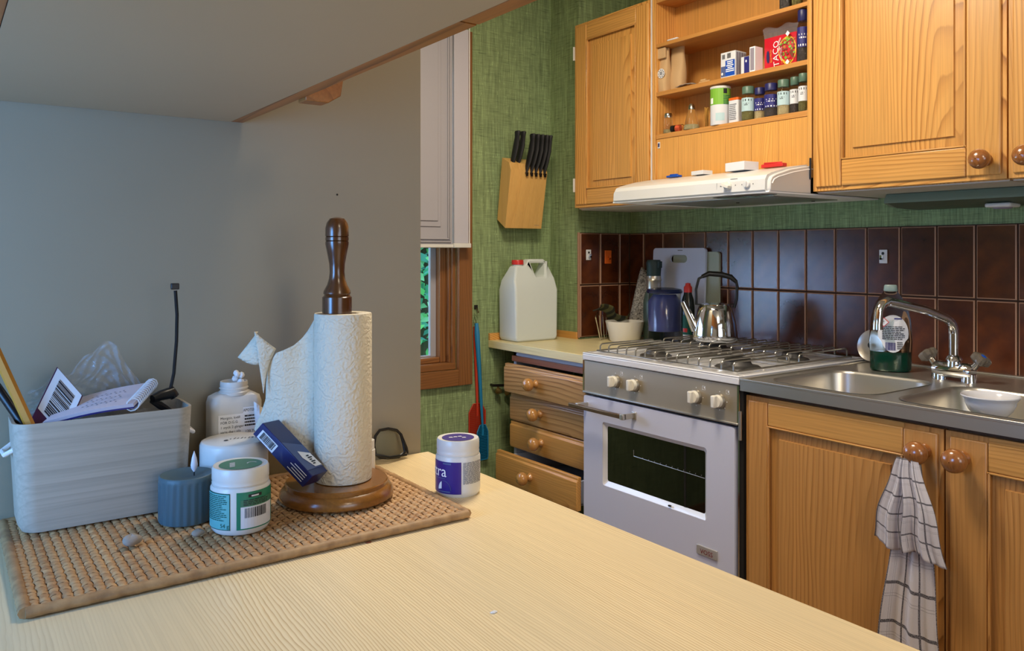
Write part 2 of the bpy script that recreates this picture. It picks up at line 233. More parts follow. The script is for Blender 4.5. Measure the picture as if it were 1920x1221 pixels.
# ------------------------------------------------------------------ mesh builder
ORG = {}
class M:
    def __init__(s): s.v = []; s.f = []; s.mi = []; s.uv = {}; s.T = None
    def add(s, vs, fs, m=0):
        b = len(s.v)
        for q in vs:
            q = Vector(q); s.v.append(s.T @ q if s.T else q)
        for f in fs: s.f.append([b + i for i in f]); s.mi.append(m)
        return s
    def box(s, x0, x1, y0, y1, z0, z1, m=0):
        return s.add([(x0, y0, z0), (x1, y0, z0), (x1, y1, z0), (x0, y1, z0), (x0, y0, z1), (x1, y0, z1), (x1, y1, z1), (x0, y1, z1)],
                     [(0, 3, 2, 1), (4, 5, 6, 7), (0, 1, 5, 4), (1, 2, 6, 5), (2, 3, 7, 6), (3, 0, 4, 7)], m)
    def prism(s, pts, axis, a, b, m=0):       # pts in the two other axes in order; extruded a..b
        n = len(pts)
        def mk(p, c):
            return {'x': (c, p[0], p[1]), 'y': (p[0], c, p[1]), 'z': (p[0], p[1], c)}[axis]
        vs = [mk(p, a) for p in pts] + [mk(p, b) for p in pts]
        return s.add(vs, [tuple(range(n))[::-1], tuple(range(n, 2 * n))] + [(i, (i + 1) % n, n + (i + 1) % n, n + i) for i in range(n)], m)
    def lathe(s, prof, c=(0, 0, 0), n=24, m=0, sx=1, sy=1, ax='z', cap=True):
        vs = []
        for r, z in prof:
            for i in range(n):
                a = 2 * pi * i / n; q = (r * cos(a) * sx, r * sin(a) * sy, z)
                if ax == 'x': q = (q[2], q[0], q[1])
                if ax == 'y': q = (q[0], q[2], q[1])
                vs.append((c[0] + q[0], c[1] + q[1], c[2] + q[2]))
        k = len(prof); fs = []
        for j in range(k - 1):
            for i in range(n):
                fs.append((j * n + i, j * n + (i + 1) % n, (j + 1) * n + (i + 1) % n, (j + 1) * n + i))
        if cap: fs.append(tuple(range(n))[::-1]); fs.append(tuple((k - 1) * n + i for i in range(n)))
        return s.add(vs, fs, m)
    def tube(s, pts, r, n=8, m=0, closed=False, cap=True):
        P = [Vector(p) for p in pts]; k = len(P); rr = r if isinstance(r, (list, tuple)) else [r] * k
        up = Vector((0, 0, 1)); vs = []; prev = None
        for i in range(k):
            if closed: t = P[(i + 1) % k] - P[i - 1]
            else: t = P[min(i + 1, k - 1)] - P[max(i - 1, 0)]
            t.normalize()
            if prev is None:
                a = up if abs(t.z) < 0.9 else Vector((1, 0, 0)); u = t.cross(a).normalized()
            else:
                u = (prev - t * prev.dot(t)).normalized()
            prev = u; w_ = t.cross(u)
            for j in range(n):
                a = 2 * pi * j / n; vs.append(P[i] + (u * cos(a) + w_ * sin(a)) * rr[i])
        fs = []
        for i in range(k if closed else k - 1):
            for j in range(n): fs.append((i * n + j, i * n + (j + 1) % n, ((i + 1) % k) * n + (j + 1) % n, ((i + 1) % k) * n + j))
        if not closed and cap: fs.append(tuple(range(n))[::-1]); fs.append(tuple((k - 1) * n + j for j in range(n)))
        return s.add(vs, fs, m)
    def grid(s, fn, nu, nv, m=0):
        b = len(s.v)
        for j in range(nv + 1):
            for i in range(nu + 1):
                s.uv[len(s.v)] = (i / nu, j / nv); q = Vector(fn(i / nu, j / nv)); s.v.append(s.T @ q if s.T else q)
        for j in range(nv):
            for i in range(nu):
                a = b + j * (nu + 1) + i; s.f.append([a, a + 1, a + nu + 2, a + nu + 1]); s.mi.append(m)
        return s
    def text(s, body, size, fn, m=0, ax='CENTER', sub=False):
        vs, fs = textgeo(body, size, ax)
        return s.add([fn(a, b) for a, b in vs], fs, m)
    def strip(s, fn, u0, u1, v0, v1, m=0, n=1):   # small flat patch mapped by fn(u, v)
        vs = []
        for i in range(n + 1):
            u = u0 + (u1 - u0) * i / n; vs += [fn(u, v0), fn(u, v1)]
        return s.add(vs, [(2 * i, 2 * i + 2, 2 * i + 3, 2 * i + 1) for i in range(n)], m)
TG = {}
def textgeo(body, size, ax):
    k = (body, ax)
    if k not in TG:
        c = bpy.data.curves.new('t', 'FONT'); c.body = body; c.size = 1; c.align_x = ax; c.resolution_u = 2; c.fill_mode = 'FRONT'
        o = bpy.data.objects.new('t', c); COL.objects.link(o)
        me = bpy.data.meshes.new_from_object(o.evaluated_get(bpy.context.evaluated_depsgraph_get()))
        TG[k] = ([(v.co.x, v.co.y) for v in me.vertices], [tuple(p.vertices) for p in me.polygons])
        bpy.data.objects.remove(o); bpy.data.curves.remove(c); bpy.data.meshes.remove(me)
    vs, fs = TG[k]
    return [(a * size, b * size) for a, b in vs], fs

def build(name, mb, mats, parent=None, bev=0, seg=2, smooth=False, solid=0, ang=40, origin=None, sub=0, open_=False):
    if isinstance(mats, str): mats = [mats]
    xs = [v.x for v in mb.v]; ys = [v.y for v in mb.v]; zs = [v.z for v in mb.v]
    if origin is None:
        origin = Vector(((min(xs) + max(xs)) / 2, (min(ys) + max(ys)) / 2, min(zs) if parent is None else (min(zs) + max(zs)) / 2))
    else: origin = Vector(origin)
    me = bpy.data.meshes.new(name); me.from_pydata([tuple(v - origin) for v in mb.v], [], mb.f)
    for m in mats: me.materials.append(MATS[m])
    me.polygons.foreach_set('material_index', mb.mi)
    if mb.uv:
        l = me.uv_layers.new(name='uv')
        for lp in me.loops: l.data[lp.index].uv = mb.uv.get(lp.vertex_index, (0, 0))
    if not open_:
        bm = bmesh.new(); bm.from_mesh(me); bmesh.ops.recalc_face_normals(bm, faces=bm.faces); bm.to_mesh(me); bm.free()
    if smooth:
        me.polygons.foreach_set('use_smooth', [True] * len(me.polygons)); me.set_sharp_from_angle(angle=R(ang))
    o = bpy.data.objects.new(name, me); COL.objects.link(o); ORG[o] = origin
    if parent: o.parent = parent; o.location = origin - ORG[parent]
    else: o.location = origin
    if solid:
        q = o.modifiers.new('solid', 'SOLIDIFY'); q.thickness = solid; q.offset = 0
    if bev:
        q = o.modifiers.new('bevel', 'BEVEL'); q.width = bev; q.segments = seg; q.limit_method = 'ANGLE'; q.angle_limit = R(35)
        if not smooth: me.polygons.foreach_set('use_smooth', [True] * len(me.polygons)); me.set_sharp_from_angle(angle=R(50))
    if sub:
        q = o.modifiers.new('sub', 'SUBSURF'); q.levels = sub; q.render_levels = sub
    return o
def tag(o, label=None, cat=None, group=None, kind=None):
    if label: o['label'] = label
    if cat: o['category'] = cat
    if group: o['group'] = group
    if kind: o['kind'] = kind
    return o
def thing(name, label, cat, loc, group=None):
    o = bpy.data.objects.new(name, None); o.empty_display_size = 0.02; COL.objects.link(o); o.location = loc; ORG[o] = Vector(loc)
    return tag(o, label, cat, group)
def struct(name, mb, mats, parent=None, **k):
    o = build(name, mb, mats, parent, **k)
    if not parent: o['kind'] = 'structure'
    return o
def cyl(cx, cy, z0, r, a0, s=1):              # map (u metres around, v up) on an upright cylinder, u=0 at angle a0, u grows to the viewer's right
    def fn(u, v): a = a0 + s * u / r; return (cx + r * cos(a), cy + r * sin(a), z0 + v)
    return fn
def face_cam(x, y): return math.atan2(-y, -x)  # angle from a point to the eye
def rprism(x0, x1, y0, y1, r, n=6):
    pts = []
    for cx, cy, a in ((x1 - r, y0 + r, -90), (x1 - r, y1 - r, 0), (x0 + r, y1 - r, 90), (x0 + r, y0 + r, 180)):
        for i in range(n + 1): q = R(a + 90 * i / n); pts.append((cx + r * cos(q), cy + r * sin(q)))
    return pts
def barcode(m, fn, u0, u1, v0, v1, mi, seed=1):
    r = random.Random(seed); u = u0
    while u < u1:
        wd = r.choice((1, 1, 2, 3)) * (u1 - u0) / 60; m.strip(fn, u, min(u + wd, u1), v0, v1, mi); u += wd + r.choice((1, 1, 2)) * (u1 - u0) / 60
def lines(m, fn, u0, u1, v1, v0, n, mi, seed=1, n_=1, words=True):
    r = random.Random(seed); st = (v1 - v0) / n
    for i in range(n):
        v = v1 - i * st; u = u0; end = u1 - r.random() * 0.25 * (u1 - u0)
        while u < end:
            l = (0.06 + r.random() * 0.14) * (u1 - u0); e = min(u + l, end); m.strip(fn, u, e, v - st * 0.5, v, mi); u = e + 0.025 * (u1 - u0)

XF, XB, YE, YA, XC = 1.638, 2.26, 2.34, 2.51, 1.992   # stove front, right wall, tiled end wall, window wall, boxing face
ZT, ZS, ZK = H - 0.332, H - 0.313, H - 0.32           # worktop, stove top, sink top
TT, TM, TB = H + 0.073, H - 0.127, H - 0.327
YC = 1.885; Y1, Y2 = 1.29, 0.805                      # wall cupboard joints
XU = 1.918                                            # wall cupboard fronts
ZU = H + 0.16

# ================================================================== the setting
f = M().box(-2.2, 2.4, -2.4, 2.7, -0.05, 0); struct('floor', f, 'floor_lino')
c = M().box(-2.2, 2.4, -2.4, 2.7, 2.45, 2.5); struct('ceiling', c, 'ceiling_paint')
wr = struct('wall_right', M().box(XB, XB + 0.12, -2.4, 2.7, 0, 2.45), 'wallpaper')
# boxing in the corner (pipe casing)
we = struct('wall_end', M().box(XC, XB, YE, YA, 0, 2.45), 'wallpaper')
# window wall with an opening x 0.45..1.55, z H-0.44 .. H+0.76
WX0, WX1, WZ0, WZ1 = 0.45, 1.55, H - 0.43, H + 0.75
m = M(); m.box(WX1, XB, YA, YA + 0.14, 0, 2.45); m.box(-2.2, WX0, YA, YA + 0.14, 0, 2.45); m.box(WX0, WX1, YA, YA + 0.14, 0, WZ0); m.box(WX0, WX1, YA, YA + 0.14, WZ1, 2.45)
wf = struct('wall_front', m, 'wallpaper')
m = M(); m.box(-2.2, 2.4, -2.5, -2.4, 0, 2.45); struct('wall_back', m, 'plaster')
m = M().box(-1.12, -1.0, -2.4, 0.5, 0, 2.45).box(-1.12, -1.0, 1.25, 2.7, 0, 2.45).box(-1.12, -1.0, 0.5, 1.25, 0, 0.92).box(-1.12, -1.0, 0.5, 1.25, 1.75, 2.45); struct('wall_left', m, 'plaster')
w2 = struct('assumed_window_2', M().box(-1.1, -1.0, 0.5, 0.55, 0.92, 1.75).box(-1.1, -1.0, 1.2, 1.25, 0.92, 1.75).box(-1.1, -1.0, 0.55, 1.2, 0.92, 0.97).box(-1.1, -1.0, 0.55, 1.2, 1.70, 1.75), 'window_wood_Z', bev=0.002)  # assumed window and opening in the left wall, unseen, to admit blue light
build('window_pane', M().box(-1.06, -1.057, 0.55, 1.2, 0.97, 1.70), 'glass_thin', w2)
struct('baseboard_front', M().box(-2.2, XC, YA - 0.012, YA, 0, 0.07), 'window_wood_X', bev=0.002)

# window: casing, frame, sash, panes
win = struct('window_1', M().box(1.55, 1.608, YA - 0.022, YA, H - 0.487, WZ1 + 0.058).box(WX0 - 0.058, WX0, YA - 0.022, YA, H - 0.487, WZ1 + 0.058), 'window_wood_Z', bev=0.002)
build('window_casing', M().box(WX0, 1.55, YA - 0.022, YA, H - 0.487, H - 0.43).box(WX0, 1.55, YA - 0.022, YA, WZ1, WZ1 + 0.058), 'window_wood_X', win, bev=0.002)
build('window_sill', M().box(WX0, 1.55, YA - 0.002, YA + 0.06, H - 0.43, H - 0.405), 'window_wood_X', win, bev=0.003)
m = M().box(1.535, 1.55, YA, YA + 0.12, H - 0.43, WZ1).box(1.526, 1.535, YA + 0.012, YA + 0.12, H - 0.405, WZ1); m.box(WX0, WX0 + 0.05, YA, YA + 0.12, H - 0.43, WZ1); build('window_frame', m, 'window_wood_Z', win, bev=0.002)
build('window_sash', M().box(1.500, 1.526, YA + 0.03, YA + 0.085, H - 0.405, WZ1).box(0.5, 0.545, YA + 0.03, YA + 0.085, H - 0.405, WZ1), 'window_wood_Z', win, bev=0.003)
build('window_rail', M().box(0.545, 1.50, YA + 0.03, YA + 0.085, H - 0.405, H - 0.385).box(0.5, 1.5, YA + 0.03, YA + 0.085, WZ1 - 0.05, WZ1), 'window_wood_X', win, bev=0.003)
build('glazing_bead', M().box(1.477, 1.500, YA + 0.058, YA + 0.075, H - 0.385, WZ1).box(0.545, 1.477, YA + 0.058, YA + 0.075, H - 0.385, H - 0.380), 'shade_white', win, bev=0.001)
build('window_pane', M().box(0.53, 1.49, YA + 0.064, YA + 0.067, H - 0.38, WZ1 - 0.03), 'glass_thin', win)

# tiles
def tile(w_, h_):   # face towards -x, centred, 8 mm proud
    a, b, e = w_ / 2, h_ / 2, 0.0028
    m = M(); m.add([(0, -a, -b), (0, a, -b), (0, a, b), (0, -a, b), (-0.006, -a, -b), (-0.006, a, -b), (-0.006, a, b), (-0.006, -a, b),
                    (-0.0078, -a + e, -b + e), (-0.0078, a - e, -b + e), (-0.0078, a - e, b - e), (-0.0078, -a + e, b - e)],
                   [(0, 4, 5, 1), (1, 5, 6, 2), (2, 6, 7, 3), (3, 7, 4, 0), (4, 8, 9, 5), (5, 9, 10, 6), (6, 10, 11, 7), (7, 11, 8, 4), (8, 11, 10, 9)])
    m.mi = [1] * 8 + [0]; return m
TW, TH, PITCH = 0.0975, 0.1945, 0.1025
base_tile = {}
def put_tile(wall, x, y, z, w_, rz=0):
    k = round(w_, 4)
    if k not in base_tile:
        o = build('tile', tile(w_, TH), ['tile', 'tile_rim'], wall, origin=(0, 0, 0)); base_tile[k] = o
    else:
        o = base_tile[k].copy(); COL.objects.link(o); o.parent = wall
    o.location = Vector((x, y, z)) - ORG[wall]; o.rotation_euler = (0, 0, rz)
build('grout_bed', M().box(XB - 0.003, XB, -1.2, YE - 0.003, TB, TT), 'grout', wr)
build('grout_bed', M().box(XC, XB - 0.003, YE - 0.003, YE, TB, TT), 'grout', we)
zc = [(TT + TM) / 2, (TM + TB) / 2]
for z in zc:
    put_tile(wr, XB - 0.002, (2.251 + YE - 0.008) / 2 + 0.001, z, YE - 0.010 - 2.2535)
    for k in range(33): put_tile(wr, XB - 0.002, 2.251 - PITCH * (k + 0.5), z, TW)
    put_tile(we, XC + 0.05, YE - 0.002, z, 0.0955, R(90)); put_tile(we, XC + 0.151, YE - 0.002, z, 0.0955, R(90))
    put_tile(we, (XC + 0.2035 + XB - 0.01) / 2, YE - 0.002, z, XB - 0.012 - XC - 0.2045, R(90))
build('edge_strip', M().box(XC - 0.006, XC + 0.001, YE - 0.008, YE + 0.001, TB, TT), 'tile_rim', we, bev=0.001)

# garden outside the window
struct('ground', M().box(-20, 30, 2.9, 40, -0.62, -0.6), 'lawn')
def foliage(name, cx, cy, cz, rx, rz_, n, mats, label, cat):
    m = M(); r = random.Random(cx * 7 + cy)
    for i in range(n):
        a = r.random() * 2 * pi; u = r.uniform(-1, 1); q = math.sqrt(1 - u * u); k = r.random() ** 0.35
        p = Vector((cx + rx * k * q * cos(a), cy + rx * 0.6 * k * q * sin(a), cz + rz_ * k * u))
        d1 = Vector((r.uniform(-1, 1), r.uniform(-1, 1), r.uniform(-1, 1))).normalized() * 0.09; d2 = d1.cross(Vector((r.uniform(-1, 1), r.uniform(-1, 1), r.uniform(-1, 1)))).normalized() * 0.05
        m.add([p - d1, p + d2, p + d1, p - d2], [(0, 1, 2, 3)], 0 if r.random() < 0.6 else 1)
    t = thing(name, label, cat, (cx, cy, -0.6))
    o = build('foliage', m, mats, t, open_=True); o['kind'] = 'stuff'
    tr = M().tube([(cx, cy, -0.62), (cx + 0.05, cy, cz - rz_ * 0.5), (cx - 0.05, cy + 0.1, cz)], [0.12, 0.09, 0.04], 8); build('trunk', tr, 'bark', t, smooth=True)
foliage('garden_tree', 5.2, 9.2, 2.0, 1.8, 2.3, 5200, ['leaf', 'leaf_dark'], 'leafy garden tree seen through the window pane', 'tree')
foliage('garden_bush', 6.4, 11.6, 0.5, 2.2, 1.1, 3200, ['leaf_dark', 'leaf'], 'low dark bush behind the lawn outside the window', 'bush')

# white panelled shade over the upper window
t = thing('window_shade', 'white panelled shade with a bottom lip hanging over the upper half of the window', 'shade', (1.3, 2.465, H + 0.03))
z0, z1 = H + 0.026, H + 0.80; ys = 2.452
m = M().box(0.75, 1.50, ys, ys + 0.014, z0, z1); build('shade_panel', m, 'shade_white', t, bev=0.001)
m = M()
for xr, zb in ((1.492, z0 + 0.012), (1.484, z0 + 0.022)): m.box(xr - 0.006, xr, ys - 0.006, ys, zb, z1).box(0.75, xr, ys - 0.006, ys, zb - 0.005, zb)
m.box(0.75, 1.45, ys - 0.004, ys, z0 + 0.062, z1); m.box(0.75, 1.437, ys - 0.008, ys - 0.004, z0 + 0.082, z1)
build('moulding', m, 'shade_white', t, bev=0.0015)
build('shade_stile', M().box(1.505, 1.566, ys - 0.004, ys + 0.012, z0 + 0.004, z1), 'shade_edge', t, bev=0.002)
build('bottom_lip', M().box(1.50, 1.572, ys - 0.012, ys + 0.012, z0 - 0.012, z0 + 0.004).box(0.75, 1.5, ys - 0.008, ys + 0.012, z0 - 0.012, z0), 'white_plastic', t, bev=0.002)
build('edge_rod', M().tube([(1.569, ys - 0.004, z0), (1.569, ys - 0.004, z1 + 0.004)], 0.0022, 8).lathe([(0, -0.004), (0.004, 0), (0, 0.005)], (1.569, ys - 0.004, z1 + 0.006), 10), 'white_plastic', t, smooth=True)

# ================================================================== cupboards
def knob(parent, x, y, z, r, m_='knob_wood', name='knob'):
    pr = [(0.0, 0.0), (r * 0.62, 0.0), (r * 0.60, r * 0.18), (r * 0.42, r * 0.35), (r * 0.40, r * 0.6), (r * 0.62, r * 0.85), (r * 0.93, r * 1.15), (r, r * 1.5), (r * 0.93, r * 1.85), (r * 0.7, r * 2.12), (r * 0.35, r * 2.27), (0.001, r * 2.32)]
    return build(name, M().lathe([(a, -b) for a, b in pr], (x, y, z), 24, ax='x', cap=False), m_, parent, smooth=True, ang=60)
def door(parent, x, y0, y1, z0, z1, st=0.08, rl=0.075, gr='pine', kn=None, kr=0.021, th=0.02, kmat='knob_wood', stl=None):
    # y0 < y1; front face at x, facing -x
    stl = stl or st; g = 0.0012
    def bar(a, b, c_, d):   # stile with moulded inner edges
        return (a, b, c_, d)
    e = 0.010; d = build('door', M().box(x + 0.006, x + th, y0, y0 + st, z0, z1).box(x + 0.006, x + th, y1 - stl, y1, z0, z1).box(x + 0.006, x + th, y0 + st, y1 - stl, z0, z0 + rl * 0.8, 1).box(x + 0.006, x + th, y0 + st, y1 - stl, z1 - rl * 0.8, z1, 1), [gr + '_Z', gr + '_Y'], parent)
    for a, b in ((y0 + e, y0 + st - g), (y1 - stl + g, y1 - e)): build('stile', M().box(x, x + 0.0065, a, b, z0 + e, z1 - e), gr + '_Z', d, bev=0.003, seg=3)
    for a, b in ((z0 + e, z0 + rl), (z1 - rl, z1 - e)):
        build('rail', M().box(x + 0.0006, x + 0.0065, y0 + st, y1 - stl, a, b), gr + '_Y', d, bev=0.003, seg=3)
    a, b, c_, e = y0 + st - 0.002, y1 - stl + 0.002, z0 + rl - 0.002, z1 - rl + 0.002
    s1, s2 = 0.030, 0.034
    m = M(); xo, xi = x + 0.011, x + 0.0045
    rects = [(a, b, c_, e, xo), (a + s1, b - s1, c_ + s1, e - s1, xo - 0.0015), (a + s1 + 0.001, b - s1 - 0.001, c_ + s1 + 0.001, e - s1 - 0.001, xo - 0.0015 - 0.0045)]
    vs = []
    for r_ in rects: vs += [(r_[4], r_[0], r_[2]), (r_[4], r_[1], r_[2]), (r_[4], r_[1], r_[3]), (r_[4], r_[0], r_[3])]
    fs = []
    for k in range(2):
        for i in range(4): fs.append((k * 4 + i, k * 4 + (i + 1) % 4, k * 4 + 4 + (i + 1) % 4, k * 4 + 4 + i))
    fs.append((8, 9, 10, 11)); m.add(vs, fs); m.box(xo, x + th - 0.002, a, b, c_, e)
    build('panel', m, gr + '_Z', d)
    # chamfer line round the opening
    w_ = 0.004
    for b_, ax_ in (((y0 + st - 0.001, y1 - stl + 0.001, z0 + rl, z0 + rl + w_), '_Y'), ((y0 + st - 0.001, y1 - stl + 0.001, z1 - rl - w_, z1 - rl), '_Y'), ((y0 + st, y0 + st + w_, z0 + rl, z1 - rl), '_Z'), ((y1 - stl - w_, y1 - stl, z0 + rl, z1 - rl), '_Z')):
        build('moulding', M().box(x - 0.0012, x + 0.006, *b_), gr + ax_, d, bev=0.0012)
    if kn: knob(d, x, kn[0], kn[1], kr, kmat)
    return d

ZTOP = H + 0.836
# left wall cupboard
t = thing('wall_cupboard', 'narrow pine wall cupboard with one panelled door beside the open spice shelves', 'cupboard', (2.09, 2.08, ZU))
build('body', M().box(XU + 0.021, XB - 0.001, YC + 0.004, 2.28, ZU, ZTOP).box(XC + 0.01, XB - 0.001, 2.28, YE - 0.001, ZU, ZTOP), 'pine_Z', t, bev=0.001)
build('underside', M().box(XU + 0.024, XB - 0.002, YC + 0.006, 2.277, ZU - 0.003, ZU).box(XC + 0.012, XB - 0.002, 2.277, YE - 0.002, ZU - 0.003, ZU), 'white_paint', t)
door(t, XU, YC + 0.004, 2.28, ZU + 0.002, ZTOP - 0.002, st=0.07, rl=0.065)
for z in (ZU + 0.06, ZTOP - 0.13):
    build('hinge', M().box(XU + 0.004, XU + 0.022, 2.281, 2.285, z, z + 0.05).tube([(XU + 0.003, 2.284, z), (XU + 0.003, 2.284, z + 0.05)], 0.003, 8), 'white_plastic', t)
# shelf unit
t = thing('spice_shelf', 'open pine shelf unit above the cooker hood with three shelves of spices', 'shelf', (2.09, 1.59, H + 0.25))
build('side_panel', M().box(XU + 0.004, XB - 0.001, YC - 0.016, YC, H + 0.20, ZTOP), 'pine_Z', t, bev=0.001)
build('side_panel', M().box(XU + 0.004, XB - 0.001, Y1 + 0.002, Y1 + 0.016, H + 0.20, ZTOP), 'pine_Z', t, bev=0.001)
tag(build('edge_strip', M().box(XU + 0.001, XU + 0.006, YC + 0.0005, YC + 0.0035, ZU, ZTOP), 'label_white', t), 'white edge strip')
yl, yr = YC - 0.016, Y1 + 0.016
zs1, zs2, zs3 = H + 0.384, H + 0.522, H + 0.680
build('shelf', M().box(XU + 0.006, XU + 0.12, yr, yl, zs1 - 0.016, zs1), 'shelf_wood', t, bev=0.001)
build('shelf', M().box(XU + 0.006, XU + 0.17, yr, yl, zs2 - 0.014, zs2), 'shelf_wood', t, bev=0.001)
build('shelf', M().box(XU + 0.006, XU + 0.17, yr, yl, zs3 - 0.012, zs3), 'shelf_wood', t, bev=0.001)
build('shelf', M().box(XU + 0.006, XU + 0.17, yr, yl, ZTOP - 0.022, ZTOP - 0.004), 'shelf_wood', t, bev=0.001)
build('back_panel', M().box(XU + 0.094, XU + 0.1, yr, yl, zs1, zs2 - 0.014), 'shelf_back', t)
build('back_panel', M().box(XU + 0.158, XU + 0.166, yr, yl, zs2, zs3 - 0.012), 'shelf_back', t)
build('back_panel', M().box(XU + 0.094, XU + 0.1, yr, yl, zs3, ZTOP - 0.022), 'shelf_back', t)
nb = 6; bw = (yl - yr) / nb
for i in range(nb):
    build('front_board', M().box(XU + 0.008, XU + 0.02, yr + i * bw + 0.0006, yr + (i + 1) * bw - 0.0006, H + 0.20, zs1 - 0.0165), 'pine_panel', t, bev=0.0008)
m = M().box(XU + 0.0068, XU + 0.008, yl - 0.016, yl - 0.006, zs1 - 0.046, zs1 - 0.026, 0)
m.box(XU + 0.006, XU + 0.0068, yl - 0.0105, yl - 0.0075, zs1 - 0.042, zs1 - 0.03, 1).box(XU + 0.006, XU + 0.0068, yl - 0.0145, yl - 0.0115, zs1 - 0.042, zs1 - 0.03, 1)
build('sticker', m, ['label_white', 'navy'], t)
# right wall cupboards
def wall_cup(y0, y1, label, ky, hinge):
    t = thing('wall_cupboard', label, 'cupboard', ((XU + XB) / 2, (y0 + y1) / 2, ZU))
    build('body', M().box(XU + 0.021, XB - 0.001, y0 + 0.001, y1 - 0.001, ZU, ZTOP), 'pine_Z', t, bev=0.001)
    build('underside', M().box(XU + 0.024, XB - 0.002, y0 + 0.004, y1 - 0.004, ZU - 0.003, ZU), 'white_paint', t)
    door(t, XU, y0 + 0.002, y1 - 0.002, ZU + 0.002, ZTOP - 0.002, st=0.085, rl=0.078, kn=(ky, H + 0.206), kr=0.0225)
    if hinge:
        build('hinge', M().tube([(XU - 0.003, y1 + 0.001, ZU + 0.035), (XU - 0.003, y1 + 0.001, ZU + 0.092)], 0.003, 8), 'dark_metal', t, smooth=True)
wall_cup(Y2, Y1, 'wide pine wall cupboard with a brown knob right of the spice shelves', 0.847, True)
wall_cup(0.30, Y2, 'pine wall cupboard cut by the right edge with its knob at the lower left', 0.757, False)

# housing below the cupboard
t = thing('under_cupboard_light', 'grey green light housing with a small white lamp fixed below the wall cupboard', 'light', (2.17, 0.8, H + 0.12))
m = M().prism([(XB - 0.002, H + 0.120), (2.14, H + 0.122), (2.10, H + 0.131), (2.10, H + 0.139), (2.112, H + 0.1565), (XB - 0.002, H + 0.1565)], 'y', 0.33, 1.19)
build('housing', m, 'housing', t, bev=0.001)
build('base_plate', M().prism([(XB - 0.004, H + 0.1175), (2.15, H + 0.1195), (2.105, H + 0.1295), (2.10, H + 0.131), (XB - 0.004, H + 0.120)], 'y', 0.335, 1.18), 'housing_low', t)
lx, ly = 2.155, yx(1880, 2.155)
m = M().box(lx - 0.03, lx + 0.03, ly - 0.03, ly + 0.03, H + 0.110, H + 0.1205); build('lamp_frame', m, 'white_plastic', t, bev=0.004)
build('lamp_lens', M().lathe([(0.022, 0), (0.02, -0.003), (0.0, -0.004)], (lx, ly, H + 0.110), 20), 'match_grey', t, smooth=True)

# cooker hood
t = thing('cooker_hood', 'white slimline cooker hood with two control knobs below the spice shelves', 'hood', (1.95, 1.59, H + 0.152))
yh0, yh1 = Y1 + 0.003, YC - 0.002
prof = [(1.742, 0.1555), (1.7385, 0.160), (1.7405, 0.188), (1.748, 0.199), (1.765, 0.206), (1.83, 0.222), (1.89, 0.232), (XU + 0.003, 0.236), (XU + 0.003, 0.1555)]
P3 = [(a, b + H) for a, b in prof]
build('hood_shell', M().prism(P3, 'y', yh0 + 0.012, yh1 - 0.012), 'hood_white', t, smooth=True, ang=30)
for ya, yb in ((yh0, yh0 + 0.012), (yh1 - 0.012, yh1)):
    q = [(x + (0.006 if x < 1.8 else 0), z - (0.004 if z > H + 0.17 else 0)) for x, z in P3]
    build('end_cap', M().prism(q, 'y', ya, yb), 'hood_white', t, bev=0.003, smooth=True)
build('arc_trim', M().tube([(x + 0.012 + 0.0 * i, yh0 - 0.0006, z - 0.012) for i, (x, z) in enumerate(P3[2:8])], 0.0015, 6), 'print_white', t, smooth=True)
m = M().prism([(1.7425, H + 0.1525), (XB - 0.002, H + 0.1525), (XB - 0.002, H + 0.157), (1.7425, H + 0.157)], 'y', yh0 + 0.002, yh1 - 0.002)
build('underside', m, 'print_white', t, bev=0.001)
m = M().lathe([(0.0, 0.0), (0.045, 0.0), (0.055, 0.002)], (1.80, 1.42, H + 0.1495), 28, sx=0.7, sy=1.9); build('lamp_cover', m, 'acrylic', t, smooth=True)
build('filter_slot', M().box(1.85, 2.15, 1.36, 1.82, H + 0.1505, H + 0.1525), 'steel_brushed', t)
build('screw', M().lathe([(0.006, 0), (0.005, -0.002)], (2.12, 1.42, H + 0.1505), 10).lathe([(0.006, 0), (0.005, -0.002)], (2.0, 1.60, H + 0.1505), 10), 'dark_metal', t)
def hoodface(y, z): return (1.7385 + (z - 0.160) * 0.07 , y, H + z)
for i, (px, sz) in enumerate(((1365, 0.0125), (1401, 0.010))):
    y = yx(px, 1.739)
    k = M().lathe([(sz, 0), (sz, -0.004), (sz * 0.9, -0.006)], (1.7395, y, H + 0.177), 20, ax='x')
    if i == 0: k.T = Matrix.Translation((1.7335, y, H + 0.177)) @ Matrix.Rotation(R(20), 4, 'X'); k.box(-0.010, 0.0, -0.012, 0.012, -0.004, 0.004); k.T = None
    else: k.box(1.730, 1.736, y - 0.002, y + 0.002, H + 0.170, H + 0.185)
    build('control_knob', k, 'bowl_white' if i == 0 else 'hood_white', t, bev=0.0008)
m = M()
for px in (1351, 1352, 1379, 1391, 1412):
    y = yx(px, 1.739); m.box(1.7384, 1.7398, y - 0.001, y + 0.001, H + 0.177, H + 0.179)
m.strip(lambda u, v: (1.7440 + 0.0, yx(1374, 1.739) - u, H + v), -0.012, 0.012, 0.1945, 0.196)
m.box(1.7392, 1.7399, yx(1344, 1.739), yx(1344, 1.739) + 0.0006, H + 0.161, H + 0.187); build('marking', m, 'print_grey', t)

